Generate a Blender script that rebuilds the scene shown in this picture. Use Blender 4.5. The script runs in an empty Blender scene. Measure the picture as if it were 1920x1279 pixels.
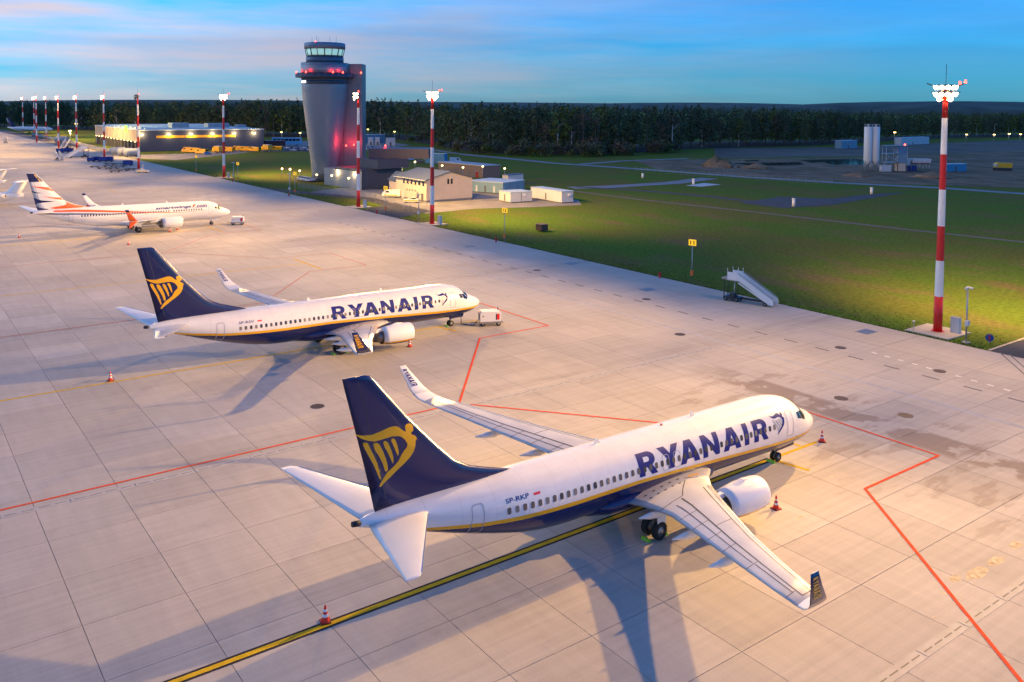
import bpy, bmesh, math, random
import numpy as np
from mathutils import Vector, Matrix
from mathutils.geometry import tessellate_polygon
random.seed(7)
SC = bpy.context.scene
COL = SC.collection
rad = math.radians
# ---------------------------------------------------------------- camera (solved from the photograph)
FPX, PPY, PITCH, ROLL, CAMH = 1634.045, 280.753, 0.051708, 0.0080166, 26.142
cam_d = bpy.data.cameras.new('camera')
cam = bpy.data.objects.new('camera', cam_d)
COL.objects.link(cam)
cam_d.sensor_fit = 'HORIZONTAL'; cam_d.sensor_width = 36.0
cam_d.lens = FPX / 1920.0 * 36.0
cam_d.shift_y = -(639.5 - PPY) / 1920.0
cam_d.clip_start = 0.5; cam_d.clip_end = 20000.0
cam.matrix_world = (Matrix.Translation((0, 0, CAMH)) @ Matrix.Rotation(math.pi / 2 - PITCH, 4, 'X')
                    @ Matrix.Rotation(ROLL, 4, 'Z'))
SC.camera = cam
# ---------------------------------------------------------------- view
SC.view_settings.view_transform = 'Standard'
SC.view_settings.look = 'None'
SC.view_settings.exposure = 0.7
SC.view_settings.gamma = 1.0
SC.view_settings.use_curve_mapping = False
# ---------------------------------------------------------------- world: dusk sky with thin cloud streaks
SUN_EL, SUN_AZ = rad(28.0), rad(-75.0)      # afterglow low on the left of the frame
wd = bpy.data.worlds.new('World'); SC.world = wd; wd.use_nodes = True
nt = wd.node_tree; N = nt.nodes; L = nt.links
N.clear()
def wn(t, **k):
    n = N.new(t)
    for a, b in k.items(): setattr(n, a, b)
    return n
out = wn('ShaderNodeOutputWorld'); bg = wn('ShaderNodeBackground')
sky = wn('ShaderNodeTexSky', sky_type='NISHITA', sun_disc=False, sun_elevation=SUN_EL, sun_rotation=SUN_AZ,
         altitude=250.0, air_density=1.0, dust_density=0.6, ozone_density=4.0)
hs = wn('ShaderNodeHueSaturation'); hs.inputs['Saturation'].default_value = 1.08; hs.inputs['Value'].default_value = 1.0
tint = wn('ShaderNodeMix', data_type='RGBA', blend_type='MULTIPLY'); tint.inputs[0].default_value = 1.0
tint.inputs[7].default_value = (0.10, 0.76, 1.36, 1)
L.new(sky.outputs[0], hs.inputs['Color']); L.new(hs.outputs[0], tint.inputs[6])
tc = wn('ShaderNodeTexCoord')
mp = wn('ShaderNodeMapping'); mp.inputs['Rotation'].default_value = (rad(4), rad(7), 0); mp.inputs['Scale'].default_value = (1.6, 1.6, 17.0)
nz = wn('ShaderNodeTexNoise'); nz.inputs['Scale'].default_value = 2.2; nz.inputs['Detail'].default_value = 4.0; nz.inputs['Roughness'].default_value = 0.55
rp = wn('ShaderNodeValToRGB'); rp.color_ramp.elements[0].position = 0.26; rp.color_ramp.elements[1].position = 0.68
L.new(tc.outputs['Generated'], mp.inputs[0]); L.new(mp.outputs[0], nz.inputs[0]); L.new(nz.outputs[0], rp.inputs[0])
cl = wn('ShaderNodeMix', data_type='RGBA', blend_type='MIX')
# clouds: the brightness of the sky behind them, almost neutral with a little afterglow; denser towards the left
bw = wn('ShaderNodeRGBToBW'); L.new(sky.outputs[0], bw.inputs[0])
ch = wn('ShaderNodeMix', data_type='RGBA', blend_type='MULTIPLY'); ch.inputs[0].default_value = 1.0; ch.inputs[7].default_value = (0.86, 0.86, 0.90, 1)
L.new(bw.outputs[0], ch.inputs[6])
sx = wn('ShaderNodeSeparateXYZ'); L.new(tc.outputs['Generated'], sx.inputs[0])
mz = wn('ShaderNodeMapRange'); mz.inputs[1].default_value = -0.45; mz.inputs[2].default_value = 0.40; mz.inputs[3].default_value = 0.95; mz.inputs[4].default_value = 0.08
L.new(sx.outputs[0], mz.inputs[0])
cm = wn('ShaderNodeMath', operation='MULTIPLY')
L.new(rp.outputs[0], cm.inputs[0]); L.new(mz.outputs[0], cm.inputs[1]); L.new(cm.outputs[0], cl.inputs[0])
L.new(tint.outputs[2], cl.inputs[6]); L.new(ch.outputs[2], cl.inputs[7])
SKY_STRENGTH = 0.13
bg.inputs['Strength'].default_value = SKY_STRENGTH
# low sky darkened, partly as stratus banks, so the brighter dome adds more ambient
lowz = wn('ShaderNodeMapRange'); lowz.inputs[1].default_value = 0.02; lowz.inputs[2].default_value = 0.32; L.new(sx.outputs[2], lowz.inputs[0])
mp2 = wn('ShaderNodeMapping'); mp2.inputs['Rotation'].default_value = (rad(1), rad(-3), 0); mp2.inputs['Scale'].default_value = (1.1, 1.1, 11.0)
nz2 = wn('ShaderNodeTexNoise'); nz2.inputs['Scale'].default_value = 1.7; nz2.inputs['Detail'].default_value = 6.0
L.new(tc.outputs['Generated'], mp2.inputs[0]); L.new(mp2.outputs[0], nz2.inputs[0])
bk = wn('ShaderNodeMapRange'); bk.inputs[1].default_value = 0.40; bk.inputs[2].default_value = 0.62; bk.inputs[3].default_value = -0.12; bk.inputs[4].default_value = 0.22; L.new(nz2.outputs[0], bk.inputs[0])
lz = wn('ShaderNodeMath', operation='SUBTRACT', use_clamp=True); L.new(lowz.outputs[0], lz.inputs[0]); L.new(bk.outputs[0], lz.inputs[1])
low_dim = wn('ShaderNodeMix', data_type='RGBA'); low_dim.inputs[6].default_value = (0.66, 0.53, 0.55, 1); low_dim.inputs[7].default_value = (1, 1, 1, 1); L.new(lz.outputs[0], low_dim.inputs[0])
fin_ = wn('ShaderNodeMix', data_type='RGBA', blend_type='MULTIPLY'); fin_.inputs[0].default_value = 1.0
L.new(cl.outputs[2], fin_.inputs[6]); L.new(low_dim.outputs[2], fin_.inputs[7]); L.new(fin_.outputs[2], bg.inputs['Color']); L.new(bg.outputs[0], out.inputs[0])
# ---------------------------------------------------------------- sun (already down: a faint broad afterglow)
sd = bpy.data.lights.new('sun', 'SUN'); sd.energy = 0.04; sd.angle = rad(25); sd.color = (1.0, 0.86, 0.78)
sun = bpy.data.objects.new('sun', sd); COL.objects.link(sun)
sdir = Vector((math.sin(SUN_AZ) * math.cos(SUN_EL), math.cos(SUN_AZ) * math.cos(SUN_EL), math.sin(SUN_EL)))
sun.rotation_euler = (-sdir).to_track_quat('-Z', 'Y').to_euler()
# flood-lamp power (W) and colour, used by the mast builder
FLOOD_W, FLOOD_C = 265000.0, (1.0, 0.56, 0.16)
# ---------------------------------------------------------------- pixel -> ground, apron axes
def G(u, v, z=0.0):
    a, b = u - 960.0, v - PPY
    cr, sr = math.cos(ROLL), math.sin(ROLL)
    x, y = a * cr + b * sr, -a * sr + b * cr
    c, s = math.cos(PITCH), math.sin(PITCH)
    X, Z0 = x / FPX, -y / FPX
    t = (z - CAMH) / (-s + c * Z0)
    return Vector((X * t, (c + s * Z0) * t, z))
EA = rad(36.42)
E1 = Vector((math.cos(EA), math.sin(EA), 0)); E2 = Vector((math.sin(EA), -math.cos(EA), 0))
def A(a, b, z=0.0):            # apron coordinates: a across (towards the grass), b along the edge
    return E1 * a + E2 * b + Vector((0, 0, z))
# ================================================================ helpers
MATS = {}
def mat(name, col, rough=0.6, metal=0.0, var=0.0, vscale=3.0, bump=0.0, bscale=20.0, emit=None, estr=0.0, coat=0.0, spec=0.5, trans=0.0):
    if name in MATS: return MATS[name]
    m = bpy.data.materials.new(name); m.use_nodes = True
    t = m.node_tree; b = t.nodes['Principled BSDF']
    b.inputs['Base Color'].default_value = (*col, 1); b.inputs['Roughness'].default_value = rough
    b.inputs['Metallic'].default_value = metal; b.inputs['Coat Weight'].default_value = coat
    b.inputs['Specular IOR Level'].default_value = spec
    b.inputs['Transmission Weight'].default_value = trans
    if emit:
        b.inputs['Emission Color'].default_value = (*emit, 1); b.inputs['Emission Strength'].default_value = estr
    if var or bump:
        tc = t.nodes.new('ShaderNodeTexCoord')
        if var:
            n = t.nodes.new('ShaderNodeTexNoise'); n.inputs['Scale'].default_value = vscale; n.inputs['Detail'].default_value = 6
            t.links.new(tc.outputs['Object'], n.inputs[0])
            mr = t.nodes.new('ShaderNodeMapRange'); mr.inputs[1].default_value = .3; mr.inputs[2].default_value = .7
            mr.inputs[3].default_value = 1 - var; mr.inputs[4].default_value = 1 + var
            t.links.new(n.outputs[0], mr.inputs[0])
            mx = t.nodes.new('ShaderNodeMix'); mx.data_type = 'RGBA'; mx.blend_type = 'MULTIPLY'; mx.inputs[0].default_value = 1
            mx.inputs[6].default_value = (*col, 1); t.links.new(mr.outputs[0], mx.inputs[7]); t.links.new(mx.outputs[2], b.inputs['Base Color'])
        if bump:
            n = t.nodes.new('ShaderNodeTexNoise'); n.inputs['Scale'].default_value = bscale
            t.links.new(tc.outputs['Object'], n.inputs[0])
            bp = t.nodes.new('ShaderNodeBump'); bp.inputs['Strength'].default_value = bump; bp.inputs['Distance'].default_value = .05
            t.links.new(n.outputs[0], bp.inputs['Height']); t.links.new(bp.outputs[0], b.inputs['Normal'])
    MATS[name] = m
    return m
def lamp_mat(name, col, s): return mat(name, col, .4, emit=col, estr=s)

class MB:
    def __init__(s): s.v = []; s.f = []; s.mi = []; s.sm = []
    def add(s, vs, fs, mi=0, sm=False):
        o = len(s.v); s.v += [tuple(p) for p in vs]
        for f in fs: s.f.append([i + o for i in f]); s.mi.append(mi); s.sm.append(sm)
        return s
    def box(s, c, d, rz=0.0, mi=0, taper=1.0):
        cx, cy, cz = c; dx, dy, dz = d[0] / 2, d[1] / 2, d[2] / 2; co, si = math.cos(rz), math.sin(rz); vs = []
        for z, k in ((-dz, 1.0), (dz, taper)):
            for x, y in ((-dx, -dy), (dx, -dy), (dx, dy), (-dx, dy)):
                x *= k; y *= k; vs.append((cx + x * co - y * si, cy + x * si + y * co, cz + z))
        return s.add(vs, [(3, 2, 1, 0), (4, 5, 6, 7), (0, 1, 5, 4), (1, 2, 6, 5), (2, 3, 7, 6), (3, 0, 4, 7)], mi)
    def bb(s, x0, x1, y0, y1, z0, z1, mi=0): return s.box(((x0 + x1) / 2, (y0 + y1) / 2, (z0 + z1) / 2), (x1 - x0, y1 - y0, z1 - z0), 0, mi)
    def cyl(s, p0, p1, r0, r1=None, n=12, mi=0, cap=True, sm=True):
        r1 = r0 if r1 is None else r1
        p0, p1 = Vector(p0), Vector(p1); d = (p1 - p0).normalized()
        a = d.orthogonal().normalized(); b = d.cross(a); vs = []
        for p, r in ((p0, r0), (p1, r1)):
            for i in range(n):
                t = 2 * math.pi * i / n; vs.append(p + a * (r * math.cos(t)) + b * (r * math.sin(t)))
        s.add(vs, [(i, (i + 1) % n, n + (i + 1) % n, n + i) for i in range(n)], mi, sm)
        if cap:
            o = len(s.v) - 2 * n
            s.f.append([o + i for i in range(n)][::-1]); s.mi.append(mi); s.sm.append(False)
            s.f.append([o + n + i for i in range(n)]); s.mi.append(mi); s.sm.append(False)
        return s
    def loft(s, rings, mi=0, cap=True, sm=True, fmi=None):
        n = len(rings[0]); vs = [p for r in rings for p in r]; fs = []; o = len(s.v); s.v += [tuple(p) for p in vs]
        for k in range(len(rings) - 1):
            for i in range(n):
                j = (i + 1) % n
                s.f.append([o + k * n + i, o + k * n + j, o + (k + 1) * n + j, o + (k + 1) * n + i])
                s.mi.append(fmi(k, i) if fmi else mi); s.sm.append(sm)
        if cap:
            s.f.append([o + i for i in range(n)][::-1]); s.mi.append(fmi(0, 0) if fmi else mi); s.sm.append(False)
            s.f.append([o + (len(rings) - 1) * n + i for i in range(n)]); s.mi.append(fmi(len(rings) - 2, 0) if fmi else mi); s.sm.append(False)
        return s
    def lathe(s, prof, c=(0, 0, 0), axis='z', n=24, mi=0, cap=False, fmi=None):
        rings = []
        for r, h in prof:
            ring = []
            for i in range(n):
                t = 2 * math.pi * i / n; a, b = r * math.cos(t), r * math.sin(t)
                ring.append((c[0] + a, c[1] + b, c[2] + h) if axis == 'z' else (c[0] + h, c[1] + a, c[2] + b) if axis == 'x' else (c[0] + a, c[1] + h, c[2] + b))
            rings.append(ring)
        return s.loft(rings, mi, cap, True, fmi)
    def prism(s, pts, z0, z1, mi=0):
        n = len(pts); vs = [(p[0], p[1], z0) for p in pts] + [(p[0], p[1], z1) for p in pts]
        return s.add(vs, [tuple(range(n))[::-1], tuple(range(n, 2 * n))] + [(i, (i + 1) % n, n + (i + 1) % n, n + i) for i in range(n)], mi)
    def xz(s, pts, y0, y1, mi=0):                  # polygon in x-z extruded along y
        n = len(pts); vs = [(p[0], y0, p[1]) for p in pts] + [(p[0], y1, p[1]) for p in pts]
        return s.add(vs, [tuple(range(n)), tuple(range(n, 2 * n))[::-1]] + [((i + 1) % n, i, n + i, n + (i + 1) % n) for i in range(n)], mi)
    def mesh(s, name, mats):
        me = bpy.data.meshes.new(name); me.from_pydata(s.v, [], s.f)
        for m in (mats if isinstance(mats, (list, tuple)) else [mats]): me.materials.append(m)
        me.polygons.foreach_set('material_index', s.mi); me.polygons.foreach_set('use_smooth', s.sm)
        b = bmesh.new(); b.from_mesh(me); bmesh.ops.recalc_face_normals(b, faces=b.faces); b.to_mesh(me); b.free()
        me.update(); return me
    def build(s, name, mats, parent=None, loc=None, rz=0.0):
        return link(name, s.mesh(name, mats), parent, loc, rz)
def link(name, me, parent=None, loc=None, rz=0.0, rot=None):
    o = bpy.data.objects.new(name, me); COL.objects.link(o)
    if parent: o.parent = parent
    if loc is not None: o.location = loc
    if rot is not None: o.rotation_euler = rot
    elif rz: o.rotation_euler = (0, 0, rz)
    return o
def tag(o, label=None, cat=None, group=None, kind=None):
    if label: o['label'] = label
    if cat: o['category'] = cat
    if group: o['group'] = group
    if kind: o['kind'] = kind
    return o
def thing(name, label, cat, loc=(0, 0, 0), rz=0.0, group=None):
    o = bpy.data.objects.new(name, None); COL.objects.link(o); o.location = loc; o.rotation_euler = (0, 0, rz)
    o.empty_display_size = .5
    return tag(o, label, cat, group)
KIDS = {}
def copy_tree(root, loc, rz, label=None, group=None, scale=None):
    def rec(o, par):
        c = o.copy(); COL.objects.link(c); c.parent = par
        for ch in KIDSOF(o): rec(ch, c)
        return c
    r = rec(root, None); r.location = loc; r.rotation_euler = (0, 0, rz)
    if scale: r.scale = (scale,) * 3 if not isinstance(scale, tuple) else scale
    if label: r['label'] = label
    if group: r['group'] = group
    return r
def KIDSOF(o): return list(o.children)
def lamp(name, loc, power, col, size=.3, parent=None, spot=None, aim=None, blend=.8):
    d = bpy.data.lights.new(name, 'SPOT' if spot else 'POINT'); d.energy = power; d.color = col; d.shadow_soft_size = size
    o = bpy.data.objects.new(name, d); COL.objects.link(o); o.location = loc
    if parent: o.parent = parent
    if spot:
        d.spot_size = spot; d.spot_blend = blend
        o.rotation_euler = Vector(aim).to_track_quat('-Z', 'Y').to_euler()
    return o
def sheet(name, pts, z, m, parent=None, kind=None):
    me = bpy.data.meshes.new(name); vs = [(p[0], p[1], z) for p in pts]
    tris = tessellate_polygon([[Vector((p[0], p[1], 0)) for p in pts]])
    me.from_pydata(vs, [], [tuple(t) for t in tris]); me.materials.append(m)
    b = bmesh.new(); b.from_mesh(me)
    for f in b.faces:
        f.normal_update()
        if f.normal.z < 0: f.normal_flip()
    b.to_mesh(me); b.free()
    o = link(name, me, parent)
    if kind: o['kind'] = kind
    return o
def strip_pts(pts, w):
    P = [Vector((p[0], p[1], 0)) for p in pts]; lft = []; rgt = []
    for i, p in enumerate(P):
        d0 = (P[i] - P[i - 1]).normalized() if i else (P[1] - P[0]).normalized()
        d1 = (P[i + 1] - P[i]).normalized() if i < len(P) - 1 else d0
        d = (d0 + d1).normalized(); n = Vector((-d.y, d.x, 0)); k = 1 / max(.35, n.dot(Vector((-d0.y, d0.x, 0))))
        lft.append(p + n * (w / 2 * k)); rgt.append(p - n * (w / 2 * k))
    return lft, rgt
def strip(name, pts, w, z, m, parent=None, kind=None):
    l, r = strip_pts(pts, w); n = len(l); me = bpy.data.meshes.new(name)
    me.from_pydata([(p.x, p.y, z) for p in l + r], [], [(n + i, n + i + 1, i + 1, i) for i in range(n - 1)]); me.materials.append(m)
    o = link(name, me, parent)
    if kind: o['kind'] = kind
    return o
def resample(pts, step):
    out = [Vector(pts[0])]
    for a, b in zip(pts[:-1], pts[1:]):
        a, b = Vector(a), Vector(b); n = max(1, int((b - a).length / step))
        out += [a.lerp(b, (i + 1) / n) for i in range(n)]
    return out
def flat_mesh(polys):            # [(outline, holes)] -> bmesh in the x-y plane
    b = bmesh.new()
    for outl, holes in polys:
        rings = [[Vector((p[0], p[1], 0)) for p in outl]] + [[Vector((p[0], p[1], 0)) for p in h] for h in holes]
        allp = [p for r in rings for p in r]; vs = [b.verts.new(p) for p in allp]
        for t in tessellate_polygon(rings):
            try: b.faces.new([vs[i] for i in t])
            except ValueError: pass
    return b
def text_mesh(txt, bold=0.0, shear=0.0):
    cu = bpy.data.curves.new('lettering', 'FONT'); cu.body = txt; cu.offset = bold; cu.shear = shear; cu.resolution_u = 3
    ob = bpy.data.objects.new('lettering', cu); COL.objects.link(ob)
    dg = bpy.context.evaluated_depsgraph_get(); me = bpy.data.meshes.new_from_object(ob.evaluated_get(dg))
    bpy.data.objects.remove(ob); b = bmesh.new(); b.from_mesh(me); return b
def fit(b, x0, x1, y0, y1):      # rescale a flat bmesh to a box (x0 may exceed x1 to mirror)
    xs = [v.co.x for v in b.verts]; ys = [v.co.y for v in b.verts]; a0, a1, c0, c1 = min(xs), max(xs), min(ys), max(ys)
    for v in b.verts:
        v.co.x = x0 + (v.co.x - a0) / (a1 - a0) * (x1 - x0); v.co.y = y0 + (v.co.y - c0) / (c1 - c0) * (y1 - y0)
    return b
def wrap(b, fn, dx, dy, name, m, parent):
    """cut a flat bmesh into cells and lay it on a surface: fn(x, y) -> 3-D point"""
    for ax, st in ((0, dx), (1, dy)):
        if not st: continue
        c = [v.co[ax] for v in b.verts]; x = math.floor(min(c) / st) * st + st
        while x < max(c):
            no = (1, 0, 0) if ax == 0 else (0, 1, 0)
            bmesh.ops.bisect_plane(b, geom=b.verts[:] + b.edges[:] + b.faces[:], plane_co=(x if ax == 0 else 0, x if ax == 1 else 0, 0), plane_no=no)
            x += st
    for v in b.verts: v.co = fn(v.co.x, v.co.y)
    me = bpy.data.meshes.new(name); b.to_mesh(me); b.free(); me.materials.append(m)
    return link(name, me, parent)
# ================================================================ setting
def nodes(m): return m.node_tree.nodes, m.node_tree.links
def apron_coords(m):
    N, L = nodes(m); g = N.new('ShaderNodeNewGeometry'); mp = N.new('ShaderNodeMapping')
    mp.inputs['Rotation'].default_value = (0, 0, -EA); L.new(g.outputs['Position'], mp.inputs[0]); return mp.outputs[0]
def noise(m, vec, scale, detail=5, sc3=None, rough=.55):
    N, L = nodes(m)
    if sc3:
        mp = N.new('ShaderNodeMapping'); mp.inputs['Scale'].default_value = sc3; L.new(vec, mp.inputs[0]); vec = mp.outputs[0]
    n = N.new('ShaderNodeTexNoise'); n.inputs['Scale'].default_value = scale; n.inputs['Detail'].default_value = detail; n.inputs['Roughness'].default_value = rough
    L.new(vec, n.inputs[0]); return n.outputs[0]
def rng(m, x, a, b, c, d):
    N, L = nodes(m); r = N.new('ShaderNodeMapRange'); 
    for i, v in enumerate((a, b, c, d)): r.inputs[i + 1].default_value = v
    L.new(x, r.inputs[0]); return r.outputs[0]
def mth(m, op, a, b=None):
    N, L = nodes(m); n = N.new('ShaderNodeMath'); n.operation = op
    for i, v in enumerate((a, b)):
        if v is None: continue
        if isinstance(v, (int, float)): n.inputs[i].default_value = v
        else: L.new(v, n.inputs[i])
    return n.outputs[0]
def mixc(m, f, a, b, blend='MIX'):
    N, L = nodes(m); n = N.new('ShaderNodeMix'); n.data_type = 'RGBA'; n.blend_type = blend
    for i, v in ((0, f), (6, a), (7, b)):
        if isinstance(v, (int, float)): n.inputs[i].default_value = v
        elif isinstance(v, tuple): n.inputs[i].default_value = (*v, 1)
        else: L.new(v, n.inputs[i])
    return n.outputs[2]
GA0, GDA, GB0, GDB = 7.95, 5.03, -62.0, 5.15
def concrete(name, col, slabs=True, stains=True):
    m = mat(name, col, .85, spec=.15); N, L = nodes(m); bs = N['Principled BSDF']; v = apron_coords(m)
    sp = N.new('ShaderNodeSeparateXYZ'); L.new(v, sp.inputs[0]); a, nb = sp.outputs[0], sp.outputs[1]     # nb = -b
    c = mixc(m, 1.0, col, rng(m, noise(m, v, .045, 4), .3, .7, .86, 1.12), 'MULTIPLY')
    if slabs:
        ia = mth(m, 'FLOOR', mth(m, 'DIVIDE', mth(m, 'SUBTRACT', a, GA0), GDA)); ib = mth(m, 'FLOOR', mth(m, 'DIVIDE', mth(m, 'ADD', nb, GB0), GDB))
        cb = N.new('ShaderNodeCombineXYZ'); L.new(ia, cb.inputs[0]); L.new(ib, cb.inputs[1])
        w = N.new('ShaderNodeTexWhiteNoise'); w.noise_dimensions = '3D'; L.new(cb.outputs[0], w.inputs['Vector'])
        c = mixc(m, 1.0, c, rng(m, w.outputs['Value'], 0, 1, .935, 1.05), 'MULTIPLY')
    c = mixc(m, 1.0, c, rng(m, noise(m, v, 1.0, 4, (.10, 2.6, 1)), .3, .7, .93, 1.06), 'MULTIPLY')        # broom marks along the slab rows
    c = mixc(m, 1.0, c, rng(m, noise(m, v, 1.0, 5, (1.3, .16, 1)), .3, .72, 1.04, .93), 'MULTIPLY')
    # tyre and oil wear along the stand centre lines
    cb_ = mth(m, 'ADD', nb, -39.55); md = mth(m, 'ABSOLUTE', mth(m, 'SUBTRACT', mth(m, 'MODULO', mth(m, 'ADD', cb_, 492.45), 46.9), 23.45))
    wear = mth(m, 'MULTIPLY', rng(m, md, 20.0, 23.2, 0, 1), rng(m, noise(m, v, 1.0, 5, (.12, .6, 1), .6), .42, .66, 0, .30))
    c = mixc(m, wear, c, (.11, .10, .10))
    wn_ = N.new('ShaderNodeTexWhiteNoise')
    if slabs:
        L.new(cb.outputs[0], wn_.inputs['Vector']); c = mixc(m, 1.0, c, rng(m, wn_.outputs['Value'], .93, .99, 1.0, 1.07), 'MULTIPLY')
    blot = rng(m, noise(m, v, .35, 6, None, .65), .60, .72, 0, 1)
    c = mixc(m, mth(m, 'MULTIPLY', blot, .16), c, (.16, .13, .11))
    c = mixc(m, 1.0, c, rng(m, noise(m, v, 9.0, 3), .3, .7, .96, 1.04), 'MULTIPLY')
    if stains:   # fuel and water marks in front of the near stand
        reg = mth(m, 'MULTIPLY', mth(m, 'MULTIPLY', rng(m, a, 49, 57, 0, 1), rng(m, a, 71, 73, 1, 0)), mth(m, 'MULTIPLY', rng(m, nb, 60, 52, 0, 1), rng(m, nb, 18, 24, 0, 1)))
        st = rng(m, noise(m, v, 1.0, 6, (.16, .55, 1), .6), .545, .60, 0, 1)
        band = mth(m, 'MULTIPLY', rng(m, a, 64.2, 65, 0, 1), rng(m, a, 68.0, 68.3, 1, 0))
        st2 = mth(m, 'MULTIPLY', band, rng(m, noise(m, v, 1.0, 5, (.2, .22, 1)), .46, .5, 0, 1))
        f = mth(m, 'MULTIPLY', mth(m, 'MAXIMUM', mth(m, 'MULTIPLY', st, .55), st2), mth(m, 'MULTIPLY', reg, .5))
        c = mixc(m, f, c, (.15, .085, .05))
    L.new(c, bs.inputs['Base Color'])
    bp = N.new('ShaderNodeBump'); bp.inputs['Strength'].default_value = .25; bp.inputs['Distance'].default_value = .02
    L.new(noise(m, v, 3.0, 6), bp.inputs['Height']); L.new(bp.outputs[0], bs.inputs['Normal'])
    return m
M_CONC = concrete('concrete', (.46, .425, .385))
M_SHOULDER = concrete('shoulder_concrete', (.47, .425, .37), False, False)
M_FILL = mat('joint_filler', (.13, .12, .12), .9)
def grass_mat(name, g1, g2, g3, k=1.0):
    m = mat(name, g1, .95, spec=.1); N, L = nodes(m); bs = N['Principled BSDF']; v = apron_coords(m)
    c = mixc(m, rng(m, noise(m, v, .035 * k, 5, (1.4, .7, 1)), .42, .6, 0, 1), g1, g2)
    c = mixc(m, rng(m, noise(m, v, .11 * k, 6, (1.2, .5, 1), .6), .52, .68, 0, .85), c, g3)
    c = mixc(m, 1.0, c, rng(m, noise(m, v, 1.6, 6, None, .7), .28, .72, .55, 1.45), 'MULTIPLY')
    L.new(c, bs.inputs['Base Color'])
    bp = N.new('ShaderNodeBump'); bp.inputs['Strength'].default_value = .9; bp.inputs['Distance'].default_value = .25
    L.new(noise(m, v, 1.5, 8, None, .75), bp.inputs['Height']); L.new(bp.outputs[0], bs.inputs['Normal'])
    return m
M_GRASS = grass_mat('grass', (.085, .150, .012), (.115, .130, .018), (.155, .112, .048))
M_DIRT = grass_mat('site_dirt', (.22, .155, .10), (.12, .105, .06), (.27, .22, .17), 1.6)
M_GRAVEL = mat('yard_paving', (.22, .21, .20), .9, var=.2, vscale=.2, bump=.2, bscale=4)
M_ASPH = mat('asphalt', (.055, .055, .058), .85, var=.25, vscale=.3, bump=.3, bscale=8)
M_ROAD = mat('pale_road', (.20, .205, .215), .7, var=.15, vscale=.15)
M_WATER = mat('puddle_water', (.02, .03, .035), .06, spec=.6)

# ground: one sheet to the horizon
gb = MB()
R_ = 9000.0; nseg = 24
gb.add([(-R_, -400, -.06), (R_, -400, -.06), (R_, R_, -.06), (-R_, R_, -.06)], [(0, 1, 2, 3)])
tag(gb.build('ground', M_GRASS), kind='structure')
hl = MB()   # low wooded hills far behind
def hill(cx, cy, lx, ly, h, n=40):
    rings = []
    for j in range(9):
        t = j / 8.0; ring = []
        for i in range(n):
            a = 2 * math.pi * i / n; k = math.cos(t * math.pi / 2); w = 1 + .07 * math.sin(5 * a + cx) + .05 * math.sin(11 * a)
            ring.append((cx + lx * k * math.cos(a) * w, cy + ly * k * math.sin(a) * w, -2 + h * math.sin(t * math.pi / 2) * (1 + .05 * math.sin(7 * a + j))))
        rings.append(ring)
    hl.loft(rings)
for a in ((1750, 3300, 900, 500, 52), (2700, 3500, 1000, 500, 66), (900, 3900, 900, 500, 42), (-1200, 4200, 1600, 400, 38), (0, 4600, 2200, 500, 38)): hill(*a)
tag(hl.build('hills', mat('hill_wood', (.06, .08, .06), .95, var=.4, vscale=.01, bump=1, bscale=.05)), kind='structure')

# apron: dark joint bed, concrete slabs on top
apron = sheet('apron', [A(-60, 20), A(96.7, 20), A(96.7, -900), A(-60, -900)], -.03, M_FILL, kind='structure')
slab_me = MB().bb(-GDA / 2 + .016, GDA / 2 - .016, -GDB / 2 + .016, GDB / 2 - .016, -.028, 0).mesh('slab', M_CONC)
cells = []
for k in range(-6, 16):
    for r in range(-92, 12):
        p = A(GA0 + (k + .5) * GDA, GB0 + (r + .5) * GDB)
        cells.append((p.length, k, r, p))
def inframe(p, mg=40):
    y = p.y * math.cos(PITCH) + CAMH * math.sin(PITCH); 
    if y < 5: return False
    z = p.y * math.sin(PITCH) - CAMH * math.cos(PITCH)
    u, w = FPX * p.x / y, -FPX * z / y
    return -960 - mg < u < 960 + mg and PPY + w < 1279 + mg * 2
cells = [c for c in cells]
vis = sorted([c for c in cells if inframe(c[3])], key=lambda c: c[0]); near = set((c[1], c[2]) for c in vis[:300])
for d, k, r, p in vis[:300]:
    link('slab', slab_me, apron, p, EA)
rest = MB()
for d, k, r, p in cells:
    if (k, r) not in near: rest.box((p.x, p.y, -.014), (GDA - .032, GDB - .032, .028), EA)
tag(rest.build('slabs', M_CONC, apron), kind='stuff')
a_end = GA0 + 16 * GDA      # shoulder strip up to the grass: wider bays
sh = MB()
for r in range(-46, 7):
    b0 = GB0 + r * GDB * 2; p = A((a_end + 96.7) / 2, b0 + GDB)
    sh.box((p.x, p.y, -.014), (96.7 - a_end - .05, GDB * 2 - .04, .028), EA)
tag(sh.build('shoulder_bays', M_SHOULDER, apron), kind='stuff')
far = sheet('far_bays', [A(-60, GB0 - 92 * GDB - .1), A(a_end, GB0 - 92 * GDB - .1), A(a_end, -900), A(-60, -900)], -.004, M_CONC, apron)

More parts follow.
